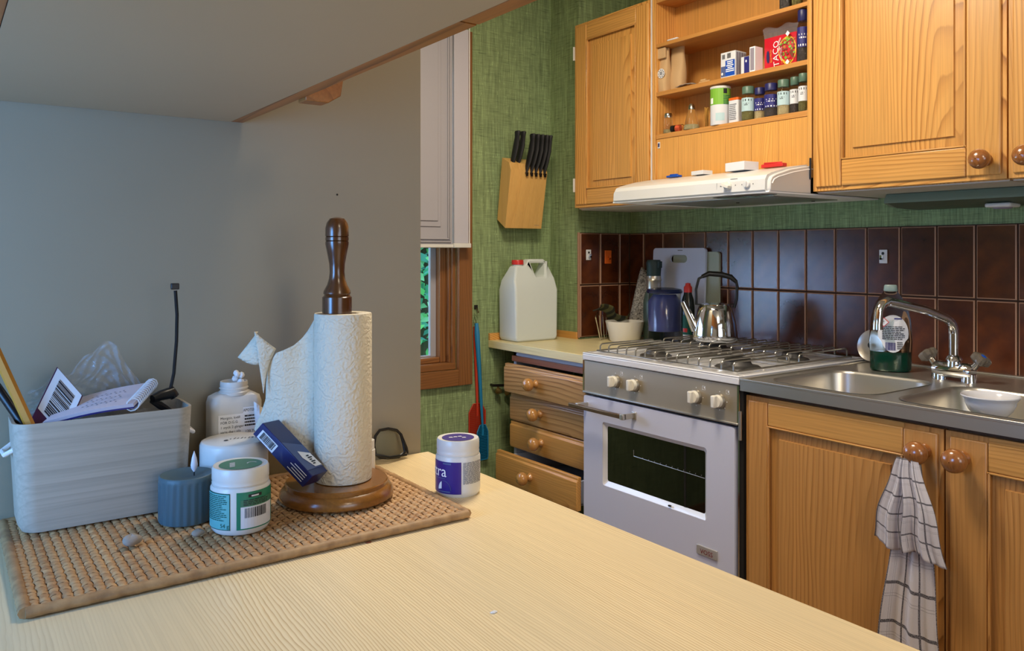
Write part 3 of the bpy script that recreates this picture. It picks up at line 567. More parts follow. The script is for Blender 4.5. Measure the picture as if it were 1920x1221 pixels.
# ---- things on the hood
def matchbox(label, px, x, z, w_, d_, h_, rz=0, name='matchbox', group=None):
    y = yx(px, x); t = thing(name, label, 'matchbox', (x, y, z), group)
    build('sleeve', M().box(x - d_ / 2, x + d_ / 2, y - w_ / 2, y + w_ / 2, z, z + h_), 'label_white', t, bev=0.0008)
    build('striking_strip', M().box(x - d_ / 2 + 0.003, x + d_ / 2 - 0.003, y + w_ / 2, y + w_ / 2 + 0.0005, z + 0.002, z + h_ - 0.002), 'match_grey', t)
    t.rotation_euler = (0, 0, rz); return t
matchbox('large white matchbox lying on the cooker hood in front of a red item', 1391, 1.86, H + 0.2285, 0.075, 0.055, 0.024, R(-8))
matchbox('small white matchbox lying on the cooker hood left of the larger one', 1316, 1.875, H + 0.2305, 0.052, 0.038, 0.012, R(-8))
y = yx(1452, 1.88); tag(build('peg', M().box(1.868, 1.888, y - 0.035, y + 0.035, H + 0.232, H + 0.242).tube([(1.872, y - 0.03, H + 0.243), (1.875, y + 0.03, H + 0.245)], 0.003, 6), 'red', bev=0.003), 'red plastic peg lying on the right end of the cooker hood', 'peg')
y = yx(1264, 1.89); tag(build('clip', M().box(1.88, 1.90, y - 0.025, y + 0.025, H + 0.2335, H + 0.240).box(1.884, 1.896, y - 0.014, y + 0.014, H + 0.239, H + 0.244), 'pack_blue', bev=0.002), 'blue plastic clip on the left of the cooker hood top', 'clip')

# ---- spice jars
def spice(px, x, z, pw, top, kind, label, group='spice jars on the shelves', lift=0):
    y = yx(px, x); d = dep(x, y); r = pw / 2 * d / F; h = zz(top, x, y) - z
    t = thing('spice_jar', label, 'jar', (x, y, z), group)
    hc = h * 0.22; a0 = face_cam(x, y)
    capm, labm, fill = {'t': ('teal_cap', 'pale_blue', 'herbs'), 'n': ('navy', 'navy_label', 'pepper'), 'ts': ('teal_cap', 'pale_blue', 'seeds'), 'tw': ('teal_cap', 'label_white', 'herbs'), 'tp': ('teal_cap', 'label_white', 'pepper'), 'ns': ('navy', 'navy_label', 'seeds')}[kind]
    build('glass_body', M().lathe([(r * 0.9, 0), (r, 0.004), (r, h * 0.68), (r * 0.8, h * 0.76), (r * 0.78, h * 0.8)], (x, y, z), 20), 'glass_thin', t, smooth=True)
    build('contents', M().lathe([(r * 0.85, 0.002), (r * 0.93, 0.006), (r * 0.93, h * 0.62), (0.0, h * 0.63)], (x, y, z), 16), fill, t, smooth=True)
    build('cap', M().lathe([(r * 0.86, h * 0.78), (r * 0.92, h * 0.79), (r * 0.92, h * 0.985), (r * 0.86, h), (0, h)], (x, y, z), 20), capm, t, smooth=True)
    fn = cyl(x, y, z, r * 1.012, a0); m = M(); m.strip(fn, -r * 1.5, r * 1.5, h * 0.27, h * 0.66, 0, 10)
    fn2 = cyl(x, y, z, r * 1.02, a0); pm = 1
    if kind[0] == 'n': m.strip(fn2, -r * 0.8, r * 0.8, h * 0.50, h * 0.53, pm, 3); m.strip(fn2, -r * 0.7, r * 0.5, h * 0.44, h * 0.47, pm, 3); m.strip(fn2, -r * 0.9, r * 0.9, h * 0.29, h * 0.33, pm, 4)
    else: m.strip(fn2, -r * 0.9, r * 0.5, h * 0.56, h * 0.62, pm, 3); m.strip(fn2, -r * 0.7, r * 0.1, h * 0.48, h * 0.50, pm, 2); m.strip(fn2, -r * 0.7, -r * 0.1, h * 0.44, h * 0.46, pm, 2)
    build('label', m, [labm, 'print_white' if kind[0] == 'n' else 'print_black'], t, open_=True)
    return t
xs = XU + 0.0255; z = zs1
spice(1403, xs, z, 24, 163, 't', 'green capped spice jar with a pale blue label, leftmost of the spice jars')
spice(1425, xs + 0.012, z, 21, 165, 'ns', 'smaller navy capped spice jar beside the green capped one')
spice(1446, xs, z, 25, 157, 'n', 'larger navy capped spice jar in the middle of the bottom shelf row')
spice(1469.5, xs, z, 23, 150, 'ts', 'green capped jar of pale seeds right of the navy jars')
spice(1491, xs + 0.01, z, 19, 145, 'tp', 'green capped jar second from the right end of the bottom shelf')
spice(1507, xs - 0.004, z, 19, 138, 'tw', 'green capped jar at the right end of the bottom shelf')
spice(1506, xs, zs2, 21, 19, 'n', 'tall navy capped spice jar on the middle shelf beside the red pack')
spice(1473, xs, zs3, 22, -70, 'n', 'dark spice jar cut by the top edge on the upper shelf, left of two')
spice(1495, xs, zs3, 20, -66, 'tw', 'pale labelled spice jar cut by the top edge on the upper shelf, right of two')
# canister green/white
x = xs + 0.004; y = yx(1351, x); r = 18.5 * dep(x, y) / F; h = zz(164, x, y) - z; a0 = face_cam(x, y)
t = thing('salt_canister', 'tall green and white cardboard canister on the bottom spice shelf', 'canister', (x, y, z))
build('tub', M().lathe([(r * 0.97, 0), (r, 0.003), (r, h - 0.004), (r * 0.98, h - 0.002)], (x, y, z), 24), 'label_white', t, smooth=True)
build('lid', M().lathe([(r * 1.03, h - 0.006), (r * 1.03, h), (r * 0.9, h + 0.001), (0, h + 0.001)], (x, y, z), 24), 'white_plastic', t, smooth=True)
fn = cyl(x, y, z, r * 1.01, a0); m = M(); m.strip(fn, -r * 1.57, r * 1.57, h * 0.52, h * 0.94, 0, 12)
fn = cyl(x, y, z, r * 1.016, a0); m.strip(fn, r * 0.3, r * 0.7, h * 0.8, h * 0.93, 2, 2); lines(m, fn, r * 0.3, r * 1.2, h * 0.76, h * 0.5, 6, 3, 3); m.strip(fn, -r * 1.2, -r * 0.8, h * 0.55, h * 0.7, 1, 2)
m.strip(fn, -r * 0.5, r * 0.4, h * 0.1, h * 0.3, 4, 4)
build('label', m, ['lime', 'print_white', 'print_black', 'print_teal', 'pale_blue'], t, open_=True)
# white tub with orange lid
x = xs + 0.008; y = yx(1380, x); s_ = dep(x, y) / F; h = zz(184, x, y) - z; hw = 11.5 * s_
t = thing('spice_box', 'small white tub with an orange lid between the canister and the spice jars', 'box', (x, y, z))
build('tub', M().prism(rprism(x - 0.014, x + 0.014, y - hw, y + hw, 0.006), 'z', z, z + h - 0.008), 'label_white', t, smooth=True)
build('lid', M().prism(rprism(x - 0.0145, x + 0.0145, y - hw, y + hw, 0.006), 'z', z + h - 0.008, z + h), 'orange', t, bev=0.001)
m = M(); fn = lambda u, v: (x - 0.0146, y - u, z + v); lines(m, fn, -hw * 0.7, hw * 0.8, h * 0.75, h * 0.1, 9, 0, 4); build('fine_print', m, 'print_grey', t, open_=True)
# glass shakers
def shaker(px, top, w_, label, cone, x):
    y = yx(px, x); s_ = dep(x, y) / F; h = zz(top, x, y) - z; r = w_ / 2 * s_
    t = thing('glass_shaker', label, 'shaker', (x, y, z))
    pr = [(r * 0.95, 0), (r, 0.003), (r * 0.4 if cone else r * 0.75, h * 0.78)]
    build('glass_body', M().lathe(pr, (x, y, z), 20), 'glass_mid', t, smooth=True)
    build('contents', M().lathe([(r * 0.85, 0.002), (r * 0.75, h * 0.2), (0, h * 0.21)], (x, y, z), 16), 'seeds', t, smooth=True)
    build('cap', M().lathe([(r * (0.45 if cone else 0.82), h * 0.76), (r * (0.4 if cone else 0.85), h * 0.9), (r * (0.25 if cone else 0.7), h * 0.98), (0, h)], (x, y, z), 18), 'chrome', t, smooth=True)
shaker(1253, 212, 19, 'small straight glass shaker with a chrome cap at the left end of the bottom shelf', False, xs)
shaker(1297, 194, 31, 'conical glass pourer with a chrome cap on the bottom shelf', True, xs + 0.002)
x = xs; y = yx(1274, x); t = thing('spice_jar', 'little spice jar lying on its side between the glass shakers', 'jar', (x, y, z))
tm = M(); tm.T = Matrix.Translation((x, y, z + 0.012)) @ Matrix.Rotation(R(-75), 4, 'Z') @ Matrix.Rotation(R(90), 4, 'Y'); tm.lathe([(0.011, -0.018), (0.012, -0.014), (0.012, 0.012), (0.009, 0.016)], n=16); build('glass_body', tm, 'glass_thin', t, smooth=True)
tm = M(); tm.T = Matrix.Translation((x, y, z + 0.012)) @ Matrix.Rotation(R(-75), 4, 'Z') @ Matrix.Rotation(R(90), 4, 'Y'); tm.lathe([(0.0105, -0.012), (0.0105, 0.004), (0, 0.005)], n=14); build('contents', tm, 'tomato', t, smooth=True)
tm = M(); tm.T = Matrix.Translation((x, y, z + 0.012)) @ Matrix.Rotation(R(-75), 4, 'Z') @ Matrix.Rotation(R(90), 4, 'Y'); tm.lathe([(0.0115, -0.028), (0.0115, -0.017)], n=16); build('cap', tm, 'black', t, smooth=True)
x = xs + 0.012; y = yx(1325, x); r = 7.5 * dep(x, y) / F; h = zz(201, x, y) - z
t = thing('tumbler', 'small amber glass of toothpicks left of the green canister', 'tumbler', (x, y, z))
build('glass_body', M().lathe([(r * 0.8, 0), (r, h * 0.7), (r * 0.98, h * 0.7), (r * 0.78, 0.003), (0, 0.003)], (x, y, z), 16), 'glass_thin', t, smooth=True)
m = M()
for i in range(14): a = i * 2.4; q = r * 0.6 * math.sqrt(i / 14); m.tube([(x + q * cos(a) * 0.7, y + q * sin(a) * 0.7, z + 0.004), (x + q * cos(a), y + q * sin(a), z + h * (0.93 + 0.07 * sin(i * 3)))], 0.0013, 5)
build('toothpicks', m, 'amber', t)['kind'] = 'stuff'
# middle shelf
z = zs2
def bag(px, x, w_, top, label, lab, rz=0):
    y = yx(px, x); s_ = dep(x, y) / F; h = zz(top, x, y) - z; hw = w_ / 2 * s_
    t = thing('paper_bag', label, 'bag', (x, y, z))
    def fn(u, v):
        a = u * 2 * pi; e = 1 - 0.75 * v ** 2; p = 0.6
        cx_ = math.copysign(abs(cos(a)) ** p, cos(a)); sy_ = math.copysign(abs(sin(a)) ** p, sin(a))
        return (x + 0.02 * cx_ * e + 0.002 * sin(9 * v + 5 * u), y + hw * sy_ * (1 - 0.06 * v + 0.02 * sin(7 * v + 12 * u)), z + h * v)
    m = M().grid(fn, 24, 10); build('bag_body', m, 'kraft', t, smooth=True)
    if lab:
        m = M(); n = 20; c0 = (x - 0.0215, y - 0.004, z + h * 0.42); rr = hw * 0.78
        m.add([(c0[0], c0[1] + rr * cos(2 * pi * i / n), c0[2] + rr * sin(2 * pi * i / n)) for i in range(n)], [tuple(range(n))], 0)
        for i in range(9): a = i * 0.7; m.box(c0[0] - 0.0006, c0[0], c0[1] + rr * 0.72 * cos(a) - 0.0012, c0[1] + rr * 0.72 * cos(a) + 0.0012, c0[2] + rr * 0.72 * sin(a) - 0.0015, c0[2] + rr * 0.72 * sin(a) + 0.0015, 1)
        for i in range(4): m.box(c0[0] - 0.0006, c0[0], c0[1] - 0.005, c0[1] + 0.005, c0[2] + 0.004 - i * 0.0028, c0[2] + 0.0052 - i * 0.0028, 1)
        build('round_label', m, ['label_white', 'print_black'], t, open_=True)
        build('folded_top', M().box(x - 0.021, x - 0.012, y - hw, y + hw, z + h * 0.76, z + h), 'kraft', t, bev=0.002)
bag(1246.5, XU + 0.034, 23, 92, 'brown paper bag with a round white label at the left end of the middle shelf', True)
bag(1271, XU + 0.062, 34, 86, 'plain tall brown paper bag beside the labelled one on the middle shelf', False)
x = XU + 0.027; y = yx(1289, x); m = M().grid(lambda u, v: (x - 0.018 + 0.036 * v, y - 0.036 + 0.072 * u, z + 0.004 + 0.012 * sin(pi * u) * (0.3 + 0.7 * v) + 0.001 * sin(20 * u)), 12, 6)
tag(build('foil_sachet', m, 'badge_grey', solid=0.001, smooth=True, open_=True), 'crumpled silvery sachet lying in front of the paper bags', 'sachet')
x = XU + 0.014; y = yx(1322, x); t = thing('cork_clip', 'small wooden clip lying on the middle shelf', 'clip', (x, y, z))
build('clip_leg', M().box(x - 0.004, x + 0.004, y - 0.02, y + 0.022, z, z + 0.005), 'cork', t, bev=0.001); build('clip_leg', M().box(x - 0.004, x + 0.004, y - 0.004, y + 0.016, z + 0.005, z + 0.011), 'cork', t, bev=0.001)
# matchbox multipack
x = xs + 0.006; y = yx(1366, x - 0.02); s_ = dep(x, y) / F; h = zz(99, x, y) - z
t = thing('matchbox_pack', 'blue and white pack of matchboxes on the middle shelf', 'pack', (x, y, z))
hw = 17 * s_; xf_ = x - 0.022
build('carton', M().box(xf_, xf_ + 0.05, y - hw, y + hw, z, z + h), 'label_white', t, bev=0.0006)
m = M(); fn = lambda u, v: (xf_ - 0.0005, y - u, z + v)
m.strip(fn, -hw * 0.35, hw * 0.92, h * 0.04, h * 0.66, 0); m.strip(fn, -hw * 0.95, -hw * 0.35, h * 0.04, h * 0.45, 3); fn = lambda u, v: (xf_ - 0.0009, y - u, z + v)
barcode(m, fn, -hw * 0.8, -hw * 0.4, h * 0.74, h * 0.92, 1, 3); barcode(m, fn, -hw * 0.1, hw * 0.4, h * 0.74, h * 0.94, 1, 4)
for i, w_ in enumerate((0.5, 0.45, 0.6, 0.4, 0.7, 0.7)): m.strip(fn, hw * 0.28 - hw * w_ * 0.8, hw * 0.28 + hw * w_ * 0.8, h * (0.58 - i * 0.075), h * (0.62 - i * 0.075), 2)
m.add([fn(-hw * 0.78 + a * 0.004, h * 0.16 + b * 0.005) for a, b in ((-1, 0), (0, -1), (1, 0), (0, 1))], [(0, 1, 2, 3)], 2); build('print', m, ['pack_blue', 'print_black', 'print_white', 'box_mid'], t, open_=True)
m = M()
for i in range(4): m.box(xf_ + 0.004 + i * 0.0115, xf_ + 0.013 + i * 0.0115, y - hw - 0.0006, y - hw, z + 0.004, z + h - 0.004)
build('striking_strip', m, 'match_grey', t)
x = xs; y = yx(1402, x); s_ = dep(x, y) / F; t = thing('matchbox', 'small navy fronted matchbox standing beside the matchbox pack', 'matchbox', (x, y, z)); hw = 9.5 * s_; h = zz(107, x, y) - z
build('sleeve', M().box(x - 0.012, x + 0.012, y - hw, y + hw, z, z + h), 'label_white', t, bev=0.0006)
m = M(); fn = lambda u, v: (x - 0.0126, y - u, z + v); m.strip(fn, -hw * 0.2, hw, 0.001, h - 0.001, 0); m.add([(x - 0.013, y - hw * 0.3 + a * 0.003, z + h * 0.72 + b * 0.005) for a, b in ((-1, 0), (0, -1), (1, 0), (0, 1))], [(0, 1, 2, 3)], 1); build('print', m, ['navy_label', 'print_white'], t, open_=True)
y = yx(1418, x); t = thing('matchbox', 'white matchbox standing on end and leaning next to the red pack', 'matchbox', (x, y, z)); h = zz(89, x, y) - z
build('sleeve', M().box(x - 0.018, x + 0.018, y - 0.0095, y + 0.0095, z, z + h), 'print_white', t, bev=0.0006); build('striking_strip', M().box(x - 0.0186, x - 0.018, y - 0.0068, y + 0.0068, z + 0.004, z + h - 0.004), 'match_grey', t)
# taco pack in plastic bag
x = XU + 0.045; ya, yb = yx(1434, x), yx(1494, x); yc = (ya + yb) / 2; hw = (ya - yb) / 2; h = 0.096
t = thing('seasoning_pack', 'red TACO seasoning pack in a clear bag on the middle shelf', 'pack', (x, yc, z))
def tf(u, v): return (x - 0.008 * (1 - (u / hw) ** 2) * sin(pi * min(max(v / h, 0), 1)) - 0.001, yc - u, z + v)
m = M().grid(lambda u, v: tf(hw * (2 * u - 1), h * v), 10, 8); m.grid(lambda u, v: (2 * x - tf(hw * (2 * u - 1), h * v)[0] + 0.004,) + tf(hw * (2 * u - 1), h * v)[1:], 10, 8); build('pouch', m, 'taco_red', t, smooth=True, open_=True)
def tp(o): return lambda u, v: (tf(u, v)[0] - o, yc - u, z + v)
m = M()
for r_, mi, cx_, cz_, sx_ in ((0.030, 0, 0.5, 0.45, 0.55), ):
    n = 20; m.add([tp(0.0006)(hw * cx_ + hw * 0.5 * cos(2 * pi * i / n), h * 0.5 + h * 0.42 * sin(2 * pi * i / n)) for i in range(n)], [tuple(range(n))], 0)
rr = random.Random(5)
for i in range(60):
    u = hw * 0.5 + hw * 0.42 * rr.uniform(-1, 1); v = h * 0.5 + h * 0.34 * rr.uniform(-1, 1); s_ = rr.uniform(0.002, 0.005); mi = rr.choice((1, 2, 3, 1))
    m.add([tp(0.001 + 0.00002 * i)(u + s_ * cos(k * 1.2566 + i), v + s_ * sin(k * 1.2566 + i)) for k in range(5)], [(0, 1, 2, 3, 4)], mi)
build('food_picture', m, ['yellow', 'lime', 'tomato', 'mince'], t, open_=True)
m = M(); n = 18; m.add([tp(0.0008)(-hw * 0.72 + 0.006 * cos(2 * pi * i / n), h * 0.42 + 0.018 * sin(2 * pi * i / n)) for i in range(n)], [tuple(range(n))], 1)
m.text('TACO', 0.027, lambda a, b: tp(0.0014)(-hw * 0.08 - b + 0.004, h * 0.46 + a), 0)
m.text('Spice Mix', 0.010, lambda a, b: tp(0.0014)(hw * 0.04 - b + 0.003, h * 0.72 + a), 0); m.text('ORIGINAL', 0.0085, lambda a, b: tp(0.0014)(hw * 0.22 - b, h * 0.42 + a), 2); m.text('Spice Mix for', 0.007, lambda a, b: tp(0.0014)(-hw * 0.45 - b, h * 0.42 + a), 3)
build('lettering', m, ['print_white', 'navy', 'pale_blue', 'yellow'], t, open_=True)
m = M().grid(lambda u, v: (x + 0.006 + 0.006 * sin(pi * v) - 0.003 * sin(9 * u + 7 * v), ya + 0.010 - (2 * hw + 0.014) * u, z + 0.001 + 0.125 * v + 0.004 * sin(12 * u) * v), 16, 14); build('clear_bag', m, 'clear_plastic', t, smooth=True, open_=True)
m = M()
for cy_, cz_ in ((-0.033, 0.092), (-0.032, 0.012)): m.add([(x - 0.013, yc + cy_ + 0.007 * a, z + cz_ + 0.008 * b) for a, b in ((-1, 0), (0, -1), (1, 0), (0, 1))], [(0, 1, 2, 3)], 0)
build('diamond_tag', m, ['print_white'], t, open_=True, solid=0.0004)
x = XU + 0.014; y = yx(1262, x); tag(build('wrapper', M().box(x - 0.006, x + 0.006, y - 0.022, y + 0.022, zs3, zs3 + 0.006), 'label_white', bev=0.0025), 'small white folded strip lying on the left of the upper shelf', 'strip')

# ================================================================== worktop corner
t = thing('worktop', 'pale laminate corner worktop between the window wall and the cooker', 'worktop', (1.97, 2.2, ZT - 0.03))
pts = [(1.692, 1.912), (XB - 0.009, 1.912), (XB - 0.009, YE - 0.009), (XC - 0.001, YE - 0.009), (XC - 0.001, YA - 0.001), (1.692, YA - 0.001)]
build('top', M().prism(pts, 'z', ZT - 0.028, ZT), 'worktop_wood', t, bev=0.0015)
build('upstand', M().box(1.692, XC - 0.001, YA - 0.012, YA - 0.001, ZT, ZT + 0.026), 'pine_Y', t, bev=0.001)
build('upstand', M().box(XC - 0.012, XC - 0.001, YE, YA - 0.012, ZT, ZT + 0.026), 'pine_Y', t, bev=0.001)
# drawer unit
t = thing('drawer_cabinet', 'pine drawer cabinet with four drawers, the lowest pulled out', 'cabinet', (1.97, 2.15, 0))
dy0, dy1 = 1.925, 2.372
build('body', M().box(1.712, XB - 0.02, dy0, dy0 + 0.015, 0.06, ZT - 0.03).box(1.712, XC - 0.02, dy1 - 0.015, dy1, 0.06, ZT - 0.03).box(1.712, XC - 0.02, dy0, dy1, ZT - 0.045, ZT - 0.03).box(1.76, XC - 0.02, dy0, dy1, 0.0, 0.06), 'melamine', t)
build('rail', M().box(1.70, 1.72, dy0, dy1 - 0.003, H - 0.395, H - 0.375), 'red_rail', t, bev=0.001)
for i, (x, za, zb, kpx, km) in enumerate(((1.668, 0.503, 0.4007, 998, 'knob_light'), (1.694, 0.607, 0.511, 1006, 'knob_light'), (1.694, 0.705, 0.611, 1008, 'knob_light'), (1.632, 0.815, 0.708, 987, 'knob_light'))):
    d = build('drawer', M().prism([(x + 0.02, H - za), (x + 0.003, H - za), (x, H - za + 0.012), (x, H - zb - 0.014), (x + 0.005, H - zb - 0.01), (x + 0.005, H - zb), (x + 0.02, H - zb)], 'y', dy0 + 0.002, dy1 + 0.002), 'pine_old_Y' if i < 2 else 'pine_low_Y', t, bev=0.0025, seg=3)
    build('tray', M().box(x + 0.02, x + 0.3, dy0 + 0.018, dy0 + 0.028, H - za + 0.012, H - zb - 0.02).box(x + 0.02, x + 0.3, dy1 - 0.028, dy1 - 0.018, H - za + 0.012, H - zb - 0.02).box(x + 0.02, x + 0.3, dy0 + 0.018, dy1 - 0.018, H - za + 0.01, H - za + 0.016), 'melamine', d)
    knob(d, x, yx(kpx, x - 0.015), H - (za + zb) / 2 + 0.001, 0.0225, km)

# ---- on the worktop: water can
x, y, z = 1.822, 2.432, ZT
t = thing('water_canister', 'translucent white plastic water canister with a red screw cap on the corner worktop', 'canister', (x, y, z))
outl = [(-0.088, 0), (0.088, 0), (0.097, 0.012), (0.099, 0.19), (0.095, 0.232), (0.083, 0.268), (0.070, 0.296), (0.058, 0.304), (-0.010, 0.304), (-0.022, 0.290), (-0.030, 0.280), (-0.072, 0.280), (-0.079, 0.262), (-0.096, 0.225), (-0.099, 0.19), (-0.097, 0.012)]
hole = [(-0.004, 0.289), (0.064, 0.289), (0.050, 0.238), (0.010, 0.238)]
bm = bmesh.new()
vo = [bm.verts.new((a, -0.055, b)) for a, b in outl]; vh = [bm.verts.new((a, -0.055, b)) for a, b in hole]
eo = [bm.edges.new((vo[i], vo[(i + 1) % len(vo)])) for i in range(len(vo))]; eh = [bm.edges.new((vh[i], vh[(i + 1) % 4])) for i in range(4)]
bmesh.ops.triangle_fill(bm, edges=eo + eh, use_beauty=True)
r_ = bmesh.ops.extrude_face_region(bm, geom=bm.faces[:]); bmesh.ops.translate(bm, verts=[v for v in r_['geom'] if isinstance(v, bmesh.types.BMVert)], vec=(0, 0.11, 0))
for v in bm.verts:       # thinner towards the handle
    if v.co.z > 0.2: v.co.y *= 1 - 0.62 * min(1, (v.co.z - 0.2) / 0.08)
mb = M(); mb.add([(v.co.x + x, v.co.y + y, v.co.z + z) for v in bm.verts], [[v.index for v in f_.verts] for f_ in (bm.verts.index_update() or bm.faces)]); bm.free()
build('can_body', mb, 'can_plastic', t, bev=0.0075, seg=4)
build('neck', M().lathe([(0.02, 0.268), (0.02, 0.288)], (x - 0.05, y, z), 20), 'can_plastic', t, smooth=True)
build('screw_cap', M().lathe([(0.0225, 0.284), (0.0225, 0.298), (0.021, 0.301), (0, 0.301)], (x - 0.05, y, z), 24), 'red', t, smooth=True)
# knife block on the wall
x0, x1 = 1.7266, 1.897
t = thing('knife_block', 'light wooden knife block fixed to the green wall', 'knife block', (1.81, 2.46, H + 0.088))
prof = [(2.500, H + 0.121), (2.449, H + 0.088), (2.412, H + 0.300), (2.422, H + 0.330), (2.468, H + 0.352)]
nb = 6; ws = [0.035, 0.03, 0.028, 0.032, 0.02]; xx = x0; cs = 0
k = (x1 - x0) / sum(ws)
for w_ in ws:
    build('block_segment', M().prism(prof, 'x', xx, xx + w_ * k), 'block_wood', t, bev=0.0004); xx += w_ * k
build('wall_bracket', M().box(x0 + 0.03, x1 - 0.03, 2.47, YA, H + 0.20, H + 0.32), 'block_wood', t)
build('mark', M().strip(lambda u, v: (x1 - 0.035 + u, 2.449 - 0.0008 - 0.0015, H + 0.10 + v), 0, 0.022, 0, 0.0012), 'print_grey', t, open_=True)
for i, (px, top, lean) in enumerate(((960, 245, 0.012), (970, 246, 0.014), (981, 243, 0.018), (992, 243, 0.018), (1001, 244, 0.018), (1011, 245, 0.018), (1019, 246, 0.012))):
    bx = [0.025, 0.049, 0.075, 0.097, 0.118, 0.139, 0.160][i] + x0 - 0.004; by = 2.440 if i < 2 else 2.419; bz = H + (0.333 if i < 2 else 0.312)
    h = 0.135 + (0.0 if i < 2 else 0.012)
    m = M(); n = 12; sec = []
    prof_k = [(0, 0.006, 0.010), (0.08, 0.006, 0.011), (0.3, 0.0075, 0.015), (0.6, 0.009, 0.016), (0.85, 0.0075, 0.013), (0.97, 0.009, 0.0155), (1.0, 0.007, 0.012)]
    vs = []
    for v, rx, ry in prof_k:
        for q in range(n): a = 2 * pi * q / n; vs.append((bx + rx * cos(a) + lean * sin(v * 2.2) * 0.9, by + ry * sin(a) - 0.03 * v, bz - 0.02 + h * v))
    m.add(vs, [(j * n + q, j * n + (q + 1) % n, (j + 1) * n + (q + 1) % n, (j + 1) * n + q) for j in range(6) for q in range(n)] + [tuple(range(n))[::-1], tuple(6 * n + q for q in range(n))])
    lab = ('leftmost', 'second from the left', 'third from the left', 'middle one', 'third from the right', 'second from the right', 'rightmost')[i]
    lab = ('leftmost black knife handle, of the pair at the left of the wall knife block', 'black knife handle, right one of the left pair in the wall knife block', 'black knife handle, first of the five close together in the knife block', 'black knife handle, second of the five close together in the knife block', 'black knife handle, middle of the five close together in the knife block', 'black knife handle next to the rightmost in the wall knife block', 'rightmost black knife handle in the wall knife block')[i]
    kt = thing('knife', lab, 'knife', (bx, by, bz), 'knives in the wall knife block'); build('handle', m, 'black_soft', kt, smooth=True)
    build('bolster', M().prism([(by - 0.008, bz - 0.016), (by - 0.0125, bz - 0.03), (by - 0.016, bz - 0.016)], 'x', bx - 0.005, bx + 0.005), 'black', kt)

# fly swatters
def swatter(px, top, hpx, htop, hbot, hw, m_, label, y, off):
    xh = xy(px, y); zt = zz(top, xh, y); xx = xy(hpx, y); za, zb = zz(htop, xx, y), zz(hbot, xx, y)
    t = thing('fly_swatter', label, 'fly swatter', (xh, y, zb), 'fly swatters on the window wall')
    s_ = (za - zt); m = M()
    m.tube([(xh, y, zt), (xh + 0.001, y - 0.002, zt - 0.04), (xh + (xx - xh) * 0.5, y, (zt + za) / 2), (xx, y, za - 0.01)], [0.007, 0.010, 0.0075, 0.004], 8)
    build('handle', m, m_, t, smooth=True)
    m = M(); pts = [(-0.5, 0), (0.5, 0), (1, -0.2), (1, -0.93), (0.85, -1), (-0.85, -1), (-1, -0.93), (-1, -0.2)]; hh = za - zb
    P = [(xx + a * hw, za + b * hh) for a, b in pts]; m.tube([(a, y, b) for a, b in P], 0.002, 6, closed=True); build('rim', m, m_, t)
    m = M(); nx, nz = 13, 22
    def half(b_): return hw * (0.5 + 0.5 * min(1, b_ / 0.2)) if b_ < 0.2 else hw
    for i in range(nz): b_ = (i + 0.5) / nz; z_ = za - b_ * hh; m.box(xx - half(b_), xx + half(b_), y - 0.0006, y + 0.0006, z_ - 0.0018, z_ + 0.0018)
    for i in range(nx):
        a_ = (2 * (i + 0.5) / nx - 1) * hw; b0 = 0 if abs(a_) < 0.5 * hw else (abs(a_) / hw - 0.5) / 0.5 * 0.2; m.box(xx + a_ - 0.0016, xx + a_ + 0.0016, y - 0.0006, y + 0.0006, zb, za - b0 * hh)
    m.box(xx - 0.004, xx + 0.004, y - 0.002, y + 0.002, za - hh * 0.3, za)
    build('mesh_net', m, m_, t)
    m = M().tube([(xh, y, zt), (xh - 0.006, y + 0.004, zt + 0.02), (xh, YA - 0.006, zt + 0.036), (xh + 0.006, y + 0.004, zt + 0.02)], 0.0006, 5, closed=True); build('hanging_loop', m, 'dark_metal', t)
swatter(893.5, 606, 905, 797, 862, 0.024, 'blue_plastic', 'blue plastic fly swatter hanging in front of the red one', YA - 0.022, 0)
swatter(891, 612, 895, 757, 832, 0.036, 'red_net', 'red plastic fly swatter hanging behind the blue one', YA - 0.008, 0)
xh = xy(892, YA); t = thing('wall_hook', 'small dark metal hook on the green wall holding the fly swatters', 'hook', (xh, YA, H - 0.22))
zc_ = zz(578, xh, YA); build('hook_plate', M().box(xh - 0.008, xh + 0.008, YA - 0.003, YA, zc_ - 0.004, zc_ + 0.012), 'dark_metal', t, bev=0.001); build('hook_arm', M().tube([(xh, YA - 0.002, zc_), (xh, YA - 0.014, zc_ - 0.004), (xh, YA - 0.016, zc_ - 0.016), (xh, YA - 0.022, zc_ - 0.012)], 0.002, 6), 'bronze', t, smooth=True)
# gas pipe with valve
x_ = xy(928, YA); z_ = zz(722, x_, YA - 0.02)
t = thing('gas_pipe', 'thin dark gas pipe with two brass taps on the wall under the worktop', 'pipe', (x_, YA, z_ - 0.05))
build('pipe', M().tube([(x_ - 0.02, YA - 0.02, z_), (x_ + 0.06, YA - 0.02, z_ - 0.006), (x_ + 0.18, YA - 0.02, z_ - 0.01)], 0.005, 8).tube([(x_ - 0.018, YA - 0.02, z_), (x_ - 0.018, YA, z_)], 0.005, 8), 'dark_metal', t, smooth=True)
for dx, dz in ((0.0, -0.022), (0.042, -0.032)):
    build('tap', M().lathe([(0.011, 0), (0.013, -0.006), (0.009, -0.014), (0.006, -0.022), (0, -0.022)], (x_ + dx, YA - 0.018, z_ + dz), 14, ax='y').tube([(x_ + dx, YA - 0.018, z_ + dz), (x_ + dx + 0.002, YA - 0.02, z_)], 0.004, 8), 'brass', t, smooth=True)

